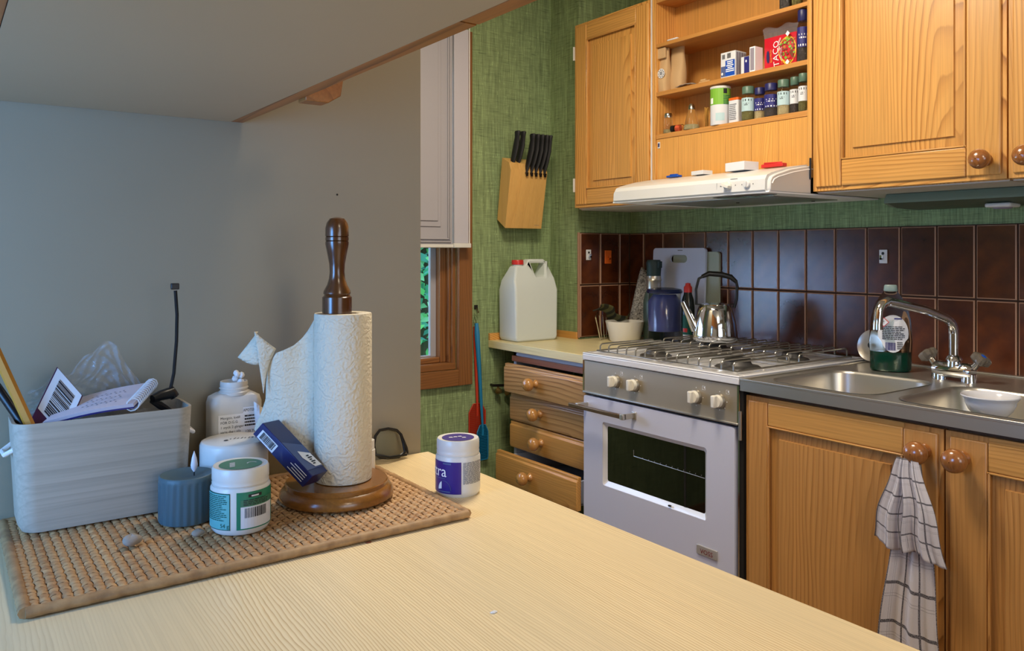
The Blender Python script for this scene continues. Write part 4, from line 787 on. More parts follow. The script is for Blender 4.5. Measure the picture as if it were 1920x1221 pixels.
# wall plates
def plate(px, py, label, m_, X=None, Y=None, hw=0.012, hh=0.02):
    if X: x, y = X, yx(px, X)
    else: y = Y; x = xy(px, Y)
    z = zz(py, x, y)
    t = thing('adhesive_hook', label, 'hook', (x, y, z - hh)); n = (-1, 0) if X else (0, -1)
    def bx(a, b, c_, d, e, g): # a..b depth, c..d across, e..g height
        return (x - b, x - a, y + c_, y + d, z + e, z + g) if X else (x + c_, x + d, y - b, y - a, z + e, z + g)
    build('base_plate', M().box(*bx(0, 0.004, -hw, hw, -hh, hh)), m_, t, bev=0.0015)
    build('peg', M().box(*bx(0.004, 0.016, -0.004, 0.004, -0.010, -0.003)).box(*bx(0.012, 0.016, -0.004, 0.004, -0.010, 0.004)), 'chrome' if m_ != 'orange' else 'orange', t, bev=0.001)
    if m_ != 'orange': build('hole', M().lathe([(0.0045, -0.0042), (0.0001, -0.0044)], (x, y, z + 0.009), 12, ax='x' if X else 'y'), 'black', t)
plate(1103, 478, 'white adhesive hook on the leftmost tile of the end wall', 'label_white', Y=YE - 0.0085)
plate(1139.5, 482, 'orange adhesive hook on the second tile of the end wall', 'orange', Y=YE - 0.0085, hw=0.017, hh=0.026)
plate(1657, 481, 'white adhesive hook on the brown tiles above the sink', 'label_white', X=XB - 0.0105)

# bowl, rack with cloth
x, y, z = 2.085, 2.185, ZT
t = thing('bowl', 'plain white straight-sided bowl on the worktop beside the cooker', 'bowl', (x, y, z))
build('bowl_body', M().lathe([(0.0, 0), (0.052, 0), (0.056, 0.004), (0.072, 0.073), (0.0725, 0.075), (0.069, 0.074), (0.052, 0.008), (0, 0.008)], (x, y, z), 36, cap=False), 'bowl_white', t, smooth=True)
x, y = 2.075, 2.27; t = thing('wire_rack', 'small chrome wire rack standing behind the white bowl', 'rack', (x, y, z))
build('wires', M().tube([(x - 0.06, y - 0.03, z + 0.002), (x - 0.095, y - 0.04, z + 0.09), (x - 0.02, y + 0.02, z + 0.12), (x + 0.06, y + 0.03, z + 0.10), (x + 0.05, y + 0.03, z + 0.002)], 0.0018, 6), 'chrome', t, smooth=True)
for i in range(5): build('wire', M().tube([(x - 0.055 + i * 0.02, y - 0.02 + i * 0.01, z + 0.002), (x - 0.09 + i * 0.03, y - 0.035 + i * 0.014, z + 0.095)], 0.0014, 6), 'chrome', t, smooth=True)
build('wires', M().tube([(x - 0.055, y - 0.02, z + 0.003), (x + 0.03, y + 0.022, z + 0.003)], 0.0014, 6), 'chrome', t)
def clothfn(u, v): return (1.995 + 0.155 * u + 0.006 * sin(9 * v), 2.262 - 0.05 * sin(pi * v) + 0.012 * sin(14 * u), ZT + 0.135 - 0.045 * u + 0.012 * sin(7 * u) - 0.05 * abs(v - 0.5))
m = M().grid(clothfn, 24, 10)
for i in range(len(m.f)): m.mi[i] = 1 if (i % 24) % 4 < 2 else 0
tag(build('folded_cloth', m, ['olive_cloth', 'olive_stripe'], smooth=True, solid=0.002, open_=True), 'olive and dark striped cloth bunched on the wire rack behind the bowl', 'cloth')
# thermos
x, y = 2.165, yx(1226, 2.165); r = 0.036
t = thing('thermos', 'dark green vacuum flask with a steel collar and black green cap', 'flask', (x, y, z)); zt = zz(487, x, y) - z
build('flask_body', M().lathe([(r, 0), (r * 1.08, 0.004), (r * 1.08, zt - 0.155), (r * 0.9, zt - 0.125), (r * 0.75, zt - 0.115)], (x, y, z), 28), 'thermos_green', t, smooth=True)
build('collar', M().lathe([(r * 0.76, zt - 0.118), (r * 0.74, zt - 0.08), (r * 0.8, zt - 0.075), (r * 0.74, zt - 0.07), (r * 0.72, zt - 0.06)], (x, y, z), 28), 'steel', t, smooth=True)
build('cap', M().lathe([(r * 0.70, zt - 0.062), (r * 0.76, zt - 0.03), (r * 0.78, zt - 0.012), (r * 0.65, zt - 0.001), (0, zt)], (x, y, z), 28).box(x - 0.008, x + 0.008, y - r * 0.95, y - r * 0.5, z + zt - 0.03, z + zt - 0.006), 'thermos_cap', t, smooth=True)
# speckled cloth hanging behind
def f2(u, v):
    w_ = 0.028 + 0.042 * v ** 0.7; return (2.21 - 0.012 * sin(u * 9) - 0.02 * v, yx(1208, 2.2) - 0.01 + (0.5 - u) * 2 * w_ + 0.02 * v, ZT + 0.265 - 0.235 * v + 0.008 * sin(11 * u))
m = M().grid(f2, 20, 14); tag(build('oven_glove', m, 'speckle_cloth', smooth=True, solid=0.006, open_=True), 'black and grey speckled oven cloth hanging behind the vacuum flask', 'cloth')
# boards
def board(x, ya, yb, zt, zb, m_, label, lean, name='chopping_board', rot=0, handle=True):
    t = thing(name, label, 'chopping board', (x, (ya + yb) / 2, zb)); yc = (ya + yb) / 2; hw = (ya - yb) / 2
    bm = bmesh.new(); o_ = rprism(-hw, hw, 0, zt - zb, 0.012, 4); vo = [bm.verts.new((0, a, b)) for a, b in o_]; E = [bm.edges.new((vo[i], vo[(i + 1) % len(vo)])) for i in range(len(vo))]
    if handle:
        hp = rprism(-0.042, 0.042, zt - zb - 0.054, zt - zb - 0.026, 0.0135, 4); vh = [bm.verts.new((0, a, b)) for a, b in hp]; E += [bm.edges.new((vh[i], vh[(i + 1) % len(vh)])) for i in range(len(vh))]
    bmesh.ops.triangle_fill(bm, edges=E, use_beauty=True)
    r_ = bmesh.ops.extrude_face_region(bm, geom=bm.faces[:]); bmesh.ops.translate(bm, verts=[v for v in r_['geom'] if isinstance(v, bmesh.types.BMVert)], vec=(0.009, 0, 0)); bm.verts.index_update()
    mb = M(); mb.add([(v.co.x + x, v.co.y + yc, v.co.z + zb) for v in bm.verts], [[v.index for v in f_.verts] for f_ in bm.faces]); bm.free()
    build('board', mb, m_, t)
    t.rotation_euler = (R(rot), R(lean), 0); return t
t = board(2.214, yx(1222, 2.222), yx(1320, 2.222), H + 0.014, ZT + 0.002, 'board_white', 'pale blue white plastic chopping board with a slot handle behind the jar', 3)
build('mark', M().strip(lambda u, v: (2.2137, yx(1272, 2.222) - u, H + 0.004 + v), -0.012, 0.012, 0, 0.003), 'print_grey', t, open_=True)
board(2.238, yx(1262, 2.24), yx(1348, 2.24), H + 0.0, ZS + 0.006, 'board_green', 'grey green chopping board leaning crooked behind the white one', 0.6, rot=0, handle=False)
# blue jar
x = 2.105; y = yx(1246, x); r = 32.5 * dep(x, y) / F; h = zz(541, x, y) - ZT
t = thing('storage_jar', 'clear blue-tinted storage jar with a navy lid beside the vacuum flask', 'jar', (x, y, ZT))
build('glass_body', M().lathe([(r * 0.8, 0), (r * 0.92, 0.006), (r * 0.95, 0.02), (r * 0.93, h - 0.04), (r * 0.95, h - 0.014)], (x, y, ZT), 32), 'glass_thin', t, smooth=True)
build('contents', M().lathe([(0, 0.05), (r * 0.86, 0.052), (r * 0.88, h - 0.045), (r * 0.6, h - 0.02), (0, h - 0.02)], (x, y, ZT), 28), 'jar_blue', t, smooth=True)
build('base_disc', M().lathe([(0, 0.004), (r * 0.7, 0.004), (r * 0.72, 0.012), (0, 0.016)], (x, y, ZT), 24), 'steel_brushed', t, smooth=True)
build('lid', M().lathe([(r * 1.0, h - 0.016), (r * 1.03, h - 0.010), (r * 0.95, h - 0.002), (r * 0.5, h + 0.003), (0, h + 0.003)], (x, y, ZT), 32), 'jar_lid', t, smooth=True)
# soap bottle red cap
x = 2.13; y = yx(1290, x); s_ = dep(x, y) / F; h = zz(530, x, y) - ZT; hw = 12.5 * s_
t = thing('detergent_bottle', 'dark detergent bottle with a red cap between the storage jar and the kettle', 'bottle', (x, y, ZT))
build('bottle_body', M().lathe([(hw * 0.92, 0), (hw, 0.005), (hw, h * 0.62), (hw * 0.88, h * 0.74), (hw * 0.62, h * 0.82), (hw * 0.58, h * 0.86)], (x, y, ZT), 24), 'soap_dark', t, smooth=True)
build('cap', M().lathe([(hw * 0.62, h * 0.85), (hw * 0.62, h * 0.93), (hw * 0.4, h * 0.96), (hw * 0.38, h * 0.99), (0, h)], (x, y, ZT), 20), 'red', t, smooth=True)
a0 = face_cam(x, y); fn = cyl(x, y, ZT, hw * 1.01, a0); m = M().strip(fn, -hw * 0.9, hw * 0.6, h * 0.12, h * 0.5, 0, 6); fn = cyl(x, y, ZT, hw * 1.02, a0); m.strip(fn, -hw * 0.8, -hw * 0.1, h * 0.24, h * 0.30, 1, 3); m.strip(fn, -hw * 0.8, hw * 0.3, h * 0.13, h * 0.2, 2, 4); build('label', m, ['print_teal', 'red', 'print_white'], t, open_=True)

# ================================================================== cooker
t = thing('gas_cooker', 'white freestanding gas cooker with a metal control panel, oven door and VOSS badge', 'cooker', (1.94, 1.606, 0))
cy0, cy1 = 1.308, 1.906
build('body', M().box(XF + 0.03, XB - 0.025, cy0 + 0.004, cy1 - 0.004, 0.03, ZS - 0.02), 'white_enamel', t, bev=0.003)
m = M(); m.box(XF, XB - 0.022, cy0, cy1, ZS - 0.022, ZS - 0.004)
m.box(XF, XF + 0.022, cy0, cy1, ZS - 0.004, ZS + 0.001).box(XB - 0.045, XB - 0.022, cy0, cy1, ZS - 0.004, ZS + 0.001).box(XF + 0.022, XB - 0.045, cy0, cy0 + 0.02, ZS - 0.004, ZS + 0.001).box(XF + 0.022, XB - 0.045, cy1 - 0.02, cy1, ZS - 0.004, ZS + 0.001)
build('hob_top', m, 'white_enamel', t, bev=0.003, seg=3)
zp1, zp0 = ZS - 0.024, H - 0.434
cp = build('control_panel', M().box(XF + 0.004, XF + 0.03, cy0 + 0.006, cy1 - 0.004, zp0, zp1), 'panel_metal', t, bev=0.001)
build('panel_edge', M().box(XF + 0.002, XF + 0.03, cy0 + 0.0, cy0 + 0.006, zp0, zp1), 'chrome', cp); build('panel_edge', M().box(XF + 0.002, XF + 0.03, cy1 - 0.004, cy1, zp0, zp1), 'chrome', cp)
build('vent_gap', M().box(XF + 0.010, XF + 0.034, cy0 + 0.004, cy1 - 0.004, zp0 - 0.008, zp0), 'dark_gap', t)
build('drip_rail', M().box(XF - 0.002, XF + 0.02, cy0 + 0.002, cy1 - 0.002, zp0 - 0.003, zp0 + 0.003), 'steel_brushed', t, bev=0.002)
for px in (1147, 1183, 1298, 1342):
    y = yx(px, XF - 0.012); z = (zp0 + zp1) / 2 + 0.002
    k = build('control_knob', M().lathe([(0.0195, 0.004), (0.0195, 0.000), (0.0175, -0.004)], (XF, y, z), 28, ax='x'), 'steel_brushed', t, smooth=True)
    kb = M().lathe([(0.0165, -0.004), (0.016, -0.012), (0.0155, -0.014)], (XF, y, z), 28, ax='x'); build('dial', kb, 'bowl_white', k, smooth=True)
    build('grip', M().box(XF - 0.026, XF - 0.012, y - 0.0065, y + 0.0065, z - 0.016, z + 0.016), 'bowl_white', k, bev=0.003)
    q = M(); yy = y - 0.026; zq = z + 0.026; xq = XF + 0.0036
    q.box(xq - 0.0004, xq, yy - 0.005, yy + 0.005, zq + 0.0045, zq + 0.005).box(xq - 0.0004, xq, yy - 0.005, yy + 0.005, zq - 0.005, zq - 0.0045).box(xq - 0.0004, xq, yy - 0.005, yy - 0.0045, zq - 0.005, zq + 0.005).box(xq - 0.0004, xq, yy + 0.0045, yy + 0.005, zq - 0.005, zq + 0.005).box(xq - 0.0005, xq, yy - 0.0035, yy - 0.0005, zq - 0.001, zq + 0.003)
    for a in (90, 180, 225, 270, 0): q.box(xq - 0.0005, xq, y + 0.0235 * cos(R(a)) - 0.001, y + 0.0235 * cos(R(a)) + 0.001, z + 0.0235 * sin(R(a)) - 0.001, z + 0.0235 * sin(R(a)) + 0.001)
    build('dial_mark', q, 'print_white', k)
# oven door
zd1, zd0 = zp0 - 0.010, 0.16
def oy(px): return yx(px, XF)
wy1, wy0 = oy(1134), oy(1317); wz1 = H - 0.533; wz0 = H - 0.664
wz1 = zz(800, XF, wy1); wz0 = zz(903, XF, wy1)
bm = bmesh.new(); o_ = rprism(cy0 + 0.014, cy1 - 0.004, zd0, zd1, 0.008, 4); hp = rprism(wy0 - 0.012, wy1 + 0.012, wz0 - 0.013, wz1 + 0.012, 0.008, 4)
vo = [bm.verts.new((XF + 0.002, a, b)) for a, b in o_]; vh = [bm.verts.new((XF + 0.002, a, b)) for a, b in hp]
E = [bm.edges.new((q[i], q[(i + 1) % len(q)])) for q in (vo, vh) for i in range(len(q))]
bmesh.ops.triangle_fill(bm, edges=E, use_beauty=True)
r_ = bmesh.ops.extrude_face_region(bm, geom=bm.faces[:]); bmesh.ops.translate(bm, verts=[v for v in r_['geom'] if isinstance(v, bmesh.types.BMVert)], vec=(0.03, 0, 0)); bm.verts.index_update()
mb = M(); mb.add([tuple(v.co) for v in bm.verts], [[v.index for v in f_.verts] for f_ in bm.faces]); bm.free()
od = build('oven_door', mb, 'enamel_door', t, bev=0.004, seg=3)
def ring(outer, inner, xo, xi, n):
    m = M(); vs = [(xo, a, b) for a, b in outer] + [(xi, a, b) for a, b in inner]; m.add(vs, [(i, (i + 1) % n, n + (i + 1) % n, n + i) for i in range(n)]); return m
n = len(hp); ip = rprism(wy0, wy1, wz0, wz1, 0.006, 4)
build('window_rim', ring(hp, ip, XF + 0.004, XF + 0.012, n), 'white_enamel', od, open_=True, smooth=True)
build('oven_glass', M().box(XF + 0.012, XF + 0.016, wy0 - 0.004, wy1 + 0.004, wz0 - 0.004, wz1 + 0.004), 'glass_dark', od)
m = M(); zr = (wz0 + wz1) / 2 + 0.015
m.tube([(XF + 0.0112, oy(1317) + 0.002, zr - 0.004), (XF + 0.0112, oy(1183), zr - 0.0)], 0.0009, 6); m.tube([(XF + 0.0112, oy(1183), zr), (XF + 0.0112, oy(1183), zr + 0.018)], 0.0007, 6)
for i in range(11): y = oy(1200 + i * 11); m.box(XF + 0.010, XF + 0.0118, y - 0.0006, y + 0.0006, zr, zr + 0.003)
build('oven_shelf_wire', m, 'steel_brushed', od)
build('inner_post', M().box(XF + 0.0112, XF + 0.0119, oy(1281), oy(1277), wz0, wz1), 'dark_metal', od)
# handle
hy1, hy0 = 1.906 + 0.012, oy(1190); zh = zd1 - 0.028
build('handle', M().box(XF - 0.048, XF - 0.034, hy0 + 0.014, hy1, zh - 0.006, zh + 0.006), 'bronze', od, bev=0.002)
build('handle_bracket', M().box(XF - 0.048, XF - 0.034, hy0, hy0 + 0.014, zh - 0.008, zh + 0.008).box(XF - 0.04, XF + 0.003, hy0, hy0 + 0.008, zh - 0.008, zh + 0.008).box(XF - 0.002, XF + 0.003, hy0 - 0.006, hy0 + 0.012, zh - 0.011, zh + 0.011), 'steel', od, bev=0.0015)
y = oy(1115) ; build('handle_bracket', M().box(XF - 0.040, XF + 0.003, oy(1102), oy(1097), zh - 0.008, zh + 0.008), 'steel', od, bev=0.0015)
y = oy(1255); zc_ = wz0 - 0.0065; build('catch', M().box(XF - 0.001, XF + 0.004, y - 0.004, y + 0.004, zc_ - 0.002, zc_ + 0.002), 'dark_metal', od)
ya, yb = yx(1307, XF), yx(1345, XF); za_ = zz(1020, XF, ya); zb_ = zz(1037, XF, ya)
bd = build('badge', M().box(XF - 0.002, XF + 0.003, yb, ya, zb_, za_ + 0.0), 'badge_grey', od, bev=0.0008)
build('badge_lettering', M().text('VOSS', 0.0175, lambda a, b: (XF - 0.0028, (ya + yb) / 2 - a * 1.05, zb_ + 0.0045 + b)), 'badge_red', od, open_=True)
build('side_trim', M().box(XF + 0.006, XF + 0.03, cy0 + 0.002, cy0 + 0.006, 0.05, zp0 - 0.01), 'chrome', t)
build('side_gap', M().box(XF + 0.012, XF + 0.05, cy0 - 0.006, cy0 + 0.002, 0.03, ZK - 0.03), 'dark_gap', t)
yh = cy0 - 0.002; zA = zz(772, XF, yh); zB = zz(826, XF, yh); build('door_hinge', M().tube([(XF + 0.004, yh, zB), (XF + 0.004, yh, zA)], 0.0045, 10), 'steel_brushed', t, smooth=True)
build('plinth', M().box(XF + 0.04, XF + 0.05, cy0 + 0.01, cy1 - 0.01, 0.0, 0.15), 'black', t)
# burners
bpos = [(1.79, 1.74, 0.033), (1.80, 1.44, 0.042), (2.06, 1.74, 0.042), (2.06, 1.45, 0.033)]
for bx_, by_, br in bpos:
    b_ = build('burner', M().lathe([(br * 1.5, 0), (br * 1.35, 0.004), (br * 0.95, 0.006), (br * 0.8, 0.018), (0, 0.018)], (bx_, by_, ZS - 0.004), 28), 'burner', t, smooth=True)
    build('burner_cap', M().lathe([(br * 0.85, 0.018), (br * 0.85, 0.022), (br * 0.7, 0.025), (0, 0.025)], (bx_, by_, ZS - 0.004), 28), 'dark_metal', b_, smooth=True)
# grates: two, each rods running front to back over a frame
gz = ZS + 0.028
for gi, (ga, gb) in enumerate(((cy1 - 0.03, 1.618), (1.600, cy0 + 0.03))):
    fx0, fx1 = XF + 0.035, XB - 0.075
    g = build('grate', M().tube([(fx0, ga, ZS + 0.006), (fx1, ga, ZS + 0.006), (fx1, gb, ZS + 0.006), (fx0, gb, ZS + 0.006)], 0.0028, 8, closed=True), 'grate_steel', t, smooth=True)
    nr = 7
    for i in range(nr):
        y = ga + (gb - ga) * (i + 0.35) / (nr - 0.3); mid = (fx0 + fx1) / 2
        for xa, xb in ((fx0, mid - 0.022), (mid + 0.022, fx1)):
            gap = None
            build('grate_rod', M().tube([(xa, y, ZS + 0.006), (xa + 0.001, y, gz - 0.006), (xa + 0.006, y, gz - 0.001), (xa + 0.014, y, gz), (xb - 0.014, y, gz), (xb - 0.006, y, gz - 0.001), (xb - 0.001, y, gz - 0.006), (xb, y, ZS + 0.006)], 0.0024, 8), 'grate_steel', g, smooth=True)
    build('cross_rod', M().tube([(mid - 0.022, ga, ZS + 0.006), (mid - 0.022, gb, ZS + 0.006)], 0.0028, 8).tube([(mid + 0.022, ga, ZS + 0.006), (mid + 0.022, gb, ZS + 0.006)], 0.0028, 8), 'grate_steel', g, smooth=True)
# kettle
x, y = 2.02, yx(1341, 2.02); z = gz + 0.0024; r = 41.5 * dep(x, y) / F
t = thing('kettle', 'shiny steel kettle with a black arched handle on the gas hob', 'kettle', (x, y, z))
hb = 0.112
build('kettle_body', M().lathe([(0, 0), (r * 0.93, 0), (r, 0.006), (r * 1.0, 0.02), (r * 0.93, 0.06), (r * 0.80, 0.095), (r * 0.70, hb), (r * 0.66, hb + 0.002)], (x, y, z), 40), 'chrome', t, smooth=True)
build('lid', M().lathe([(r * 0.67, hb), (r * 0.66, hb + 0.004), (r * 0.3, hb + 0.008), (0, hb + 0.008)], (x, y, z), 32), 'chrome', t, smooth=True)
dx, dy = -K2, K1     # towards the left of the view
s0 = Vector((x + dx * r * 0.86, y + dy * r * 0.86, z + 0.035)); s1 = Vector((x + dx * r * 1.45, y + dy * r * 1.45, z + hb + 0.012))
build('spout', M().tube([s0, s0.lerp(s1, 0.5), s1], [0.017, 0.012, 0.0085], 16, cap=True), 'chrome', t, smooth=True)
def hp_(a, b): return (x - dx * a, y - dy * a, z + b)
m = M().tube([hp_(-0.060, hb + 0.002), hp_(-0.061, hb + 0.05), hp_(-0.052, hb + 0.085), hp_(-0.03, hb + 0.096)], 0.0042, 10); m.tube([hp_(0.060, hb - 0.008), hp_(0.068, hb + 0.02), hp_(0.070, hb + 0.06), hp_(0.066, hb + 0.078)], 0.0048, 10); m.tube([hp_(-0.062, hb + 0.003), hp_(0.062, hb + 0.003)], 0.0022, 8)
build('handle_bow', m, 'black', t, smooth=True)
build('handle_grip', M().tube([hp_(-0.042, hb + 0.091), hp_(-0.02, hb + 0.101), hp_(0.02, hb + 0.098), hp_(0.05, hb + 0.09), hp_(0.068, hb + 0.074)], [0.006, 0.0085, 0.0085, 0.0085, 0.006], 12), 'black', t, smooth=True)

# ================================================================== sink unit
t = thing('sink_cabinet', 'pine base cupboard with two panelled doors under the steel sink', 'cupboard', (1.95, 0.8, 0))
XD = XF + 0.012
build('body', M().box(XD + 0.022, XB - 0.02, -0.9, cy0 - 0.008, 0.1, ZK - 0.30).box(XD + 0.05, XB - 0.02, -0.9, cy0 - 0.008, 0.0, 0.1).box(XD + 0.022, XD + 0.035, -0.9, cy0 - 0.008, ZK - 0.18, ZK - 0.028), 'brown_body', t)
zd = H - 0.359
door(t, XD, 0.812, 1.298, 0.13, zd, st=0.082, rl=0.066, gr='pine_low', kn=(0.848, H - 0.408), kr=0.024, stl=0.067)
door(t, XD, 0.322, 0.808, 0.13, zd, st=0.082, rl=0.066, gr='pine_low', kn=(0.772, H - 0.408), kr=0.024)
door(t, XD, -0.168, 0.318, 0.13, zd, st=0.082, rl=0.066, gr='pine_low')
# sink top with two basins
t = thing('sink', 'stainless steel worktop sink with two basins', 'sink', (1.95, 0.8, ZK - 0.03))
XS0 = XF + 0.002; bas = [(1.678, 1.985, 0.985, 1.258), (1.678, 1.985, 0.50, 0.935)]
bm = bmesh.new(); yS0, yS1 = -0.9, cy0 - 0.003
o_ = [(XS0, yS0), (XB - 0.01, yS0), (XB - 0.01, yS1), (XS0, yS1)]; loops = [o_] + [rprism(a, b, c_, d, 0.055, 6) for a, b, c_, d in bas]
E = []
for q in loops:
    vv = [bm.verts.new((a, b, ZK)) for a, b in q]; E += [bm.edges.new((vv[i], vv[(i + 1) % len(vv)])) for i in range(len(vv))]
bmesh.ops.triangle_fill(bm, edges=E, use_beauty=True); bm.verts.index_update(); mb = M(); mb.add([tuple(v.co) for v in bm.verts], [[v.index for v in f_.verts] for f_ in bm.faces]); bm.free()
mb.add([(XS0, yS0, ZK), (XS0, yS1, ZK), (XS0, yS1, ZK - 0.028), (XS0, yS0, ZK - 0.028), (XS0 + 0.012, yS1, ZK - 0.028), (XS0 + 0.012, yS0, ZK - 0.028)], [(0, 1, 2, 3), (3, 2, 4, 5)])
mb.add([(XS0, yS1, ZK), (XB - 0.01, yS1, ZK), (XB - 0.01, yS1, ZK - 0.02), (XS0, yS1, ZK - 0.028)], [(0, 1, 2, 3)])
build('sink_top', mb, 'steel', t, open_=True)
build('raised_rim', M().box(XS0 - 0.0005, XS0 + 0.008, yS0, yS1, ZK - 0.004, ZK + 0.003).box(XB - 0.03, XB - 0.0105, yS0, yS1, ZK, ZK + 0.004).box(XS0 + 0.008, XB - 0.03, yS1 - 0.01, yS1, ZK, ZK + 0.003), 'steel', t, bev=0.002)
for a, b, c_, d in bas:
    m = M(); n = 28; L1 = rprism(a, b, c_, d, 0.055, 6); k = len(L1)
    cxm, cym = (a + b) / 2, (c_ + d) / 2
    lev = [(1.02, 0.002), (1.0, 0.0), (0.985, -0.006), (0.95, -0.115), (0.90, -0.135), (0.80, -0.142), (0.12, -0.146)]
    vs = [(cxm + (p[0] - cxm) * s_, cym + (p[1] - cym) * s_, ZK + dz) for s_, dz in lev for p in L1]
    m.add(vs, [(j * k + i, j * k + (i + 1) % k, (j + 1) * k + (i + 1) % k, (j + 1) * k + i) for j in range(len(lev) - 1) for i in range(k)] + [tuple((len(lev) - 1) * k + i for i in range(k))])
    build('basin', m, 'steel', t, smooth=True, open_=True, ang=60)
    build('drain', M().lathe([(0.0, 0.001), (0.03, 0.001), (0.034, 0.0)], (cxm, cym, ZK - 0.1455), 20), 'steel_brushed', t, smooth=True)
# tap
x, y = 2.075, 0.985; z = ZK
x, y = on(1789, 716, ZK); x += 0.02; y += 0.01
t = thing('mixer_tap', 'chrome two-handle mixer tap with a long swan spout at the back of the sink', 'tap', (x, y, z))
m = M(); m.T = Matrix.Translation((x, y, z)); m.lathe([(0.0, -0.047), (0.017, -0.047), (0.021, -0.036), (0.02, 0), (0.021, 0.036), (0.017, 0.047), (0, 0.047)], (0, 0, 0.026), 20, ax='y'); m.lathe([(0.018, 0), (0.016, 0.02)], (0, -0.036, 0), 16); m.lathe([(0.018, 0), (0.016, 0.02)], (0, 0.036, 0), 16); m.lathe([(0.019, 0.03), (0.016, 0.048), (0.019, 0.052), (0.016, 0.06), (0.011, 0.064)], (0, 0, 0), 20)
build('tap_body', m, 'chrome', t, smooth=True)
ex, ey = 1.80, 1.035; zb_ = ZK + 0.062; ztop = zz(600, x, y); P0 = Vector((x, y, 0)); P1 = Vector((ex, ey, 0))
def sp(f_, z_): q = P0.lerp(P1, f_); return (q.x, q.y, z_)
za_ = zz(562, *sp(0.85, 0)[:2]); ze = zz(618, ex, ey)
pts = [sp(0, zb_), sp(0, ztop - 0.035), sp(0.012, ztop - 0.018), sp(0.05, ztop - 0.004), sp(0.12, ztop + 0.006), sp(0.4, ztop + (za_ - ztop) * 0.5), sp(0.78, za_ - 0.008), sp(0.88, za_ - 0.004), sp(0.95, za_ - 0.011), sp(0.985, za_ - 0.026), sp(1.0, ze + 0.012), sp(1.0, ze)]
build('spout', M().tube(pts, [0.0115] * 2 + [0.011] * 9 + [0.0115], 16), 'chrome', t, smooth=True)
for s_ in (1, -1):
    m = M(); m.T = Matrix.Translation((x, y + s_ * 0.046, z + 0.036)) @ Matrix.Rotation(R(-s_ * 38), 4, 'X')
    m.lathe([(0.009, 0), (0.008, 0.018)], n=12); h_ = build('valve_stem', m, 'chrome', t, smooth=True)
    m = M(); m.T = Matrix.Translation((x, y + s_ * 0.046, z + 0.036)) @ Matrix.Rotation(R(-s_ * 38), 4, 'X') @ Matrix.Rotation(R(20), 4, 'Z')
    vs = []; fs = []
    pr = [(0.010, 0.014), (0.023, 0.022), (0.023, 0.036), (0.016, 0.040)]
    for rr_, zz_ in pr:
        for i in range(16): q = rr_ * (1.0 if i % 4 < 2 else 0.72); a = 2 * pi * i / 16; vs.append((q * cos(a), q * sin(a), zz_))
    fs = [(j * 16 + i, j * 16 + (i + 1) % 16, (j + 1) * 16 + (i + 1) % 16, (j + 1) * 16 + i) for j in range(3) for i in range(16)] + [tuple(range(16))[::-1], tuple(48 + i for i in range(16))]
    m.add(vs, fs); tag(build('tap_handle', m, 'acrylic', t, bev=0.001), 'smoky acrylic star handle')
    m = M(); m.T = Matrix.Translation((x, y + s_ * 0.046, z + 0.036)) @ Matrix.Rotation(R(-s_ * 38), 4, 'X'); m.lathe([(0.007, 0.040), (0.0, 0.042)], n=12); build('handle_button', m, 'pack_blue' if s_ < 0 else 'red', t)
# green washing up liquid
x, y = 2.085, yx(1670, 2.085); h = zz(534, x, y) - ZK; s_ = dep(x, y) / F; r = 37 * s_
t = thing('washing_up_bottle', 'clear washing-up liquid bottle with green liquid left in the bottom', 'bottle', (x, y, ZK))
def bot(prof, sc=1.0, n=32):   # oval bottle turned to face the eye
    m = M(); a = face_cam(x, y); m.T = Matrix.Translation((x, y, ZK)) @ Matrix.Rotation(a + pi / 2, 4, 'Z'); m.lathe(prof, n=n, sx=1, sy=0.62); return m
pb = [(r * 0.88, 0.0), (r * 0.96, 0.006), (r * 0.97, h * 0.2), (r, h * 0.35), (r * 0.93, h * 0.6), (r * 0.78, h * 0.74), (r * 0.52, h * 0.86), (r * 0.30, h * 0.925), (r * 0.28, h * 0.94)]
build('bottle_body', bot(pb), 'soap_pet', t, smooth=True)
build('liquid', bot([(r * 0.84, 0.002), (r * 0.92, 0.008), (r * 0.93, h * 0.23), (0.0, h * 0.231)]), 'soap_green', t, smooth=True)
build('cap', bot([(r * 0.30, h * 0.925), (r * 0.33, h * 0.935), (r * 0.3, h * 0.99), (r * 0.25, h), (0, h)]), 'pet_cap', t, smooth=True)
a = face_cam(x, y); ta = Vector((-sin(a), cos(a), 0)); na = Vector((cos(a), sin(a), 0)); c0 = Vector((x, y, ZK)) + na * (r * 0.63)
def lf(o): return lambda u, v: tuple(c0 + ta * (u + 0.006) + na * (o - 0.35 * abs(u + 0.006) ** 2 / r - 0.0) + Vector((0, 0, v)))
m = M(); n = 28; m.add([lf(0.0005)(r * 0.70 * cos(2 * pi * i / n) * (1 if sin(2 * pi * i / n) > -0.3 else 0.85), h * 0.445 + h * 0.215 * sin(2 * pi * i / n)) for i in range(n)], [tuple(range(n))], 0)
g_ = lf(0.0011); lines(m, g_, -r * 0.5, r * 0.55, h * 0.53, h * 0.37, 8, 1, 9); barcode(m, g_, -r * 0.35, r * 0.12, h * 0.255, h * 0.345, 2, 8)
lines(m, g_, r * 0.18, r * 0.5, h * 0.35, h * 0.26, 4, 1, 2); m.strip(g_, r * 0.05, r * 0.4, h * 0.61, h * 0.625, 2)
dcx, dcy = -r * 0.42, h * 0.575
def dia(s_, o, mi): m.add([lf(o)(dcx + a_ * s_, dcy + b_ * s_) for a_, b_ in ((-1, 0), (0, -1), (1, 0), (0, 1))], [(0, 1, 2, 3)], mi)
dia(0.013, 0.0014, 3); dia(0.0105, 0.0018, 0); m.text('!', 0.013, lambda a_, b_: lf(0.0022)(dcx + a_, dcy - 0.0045 + b_), 1)
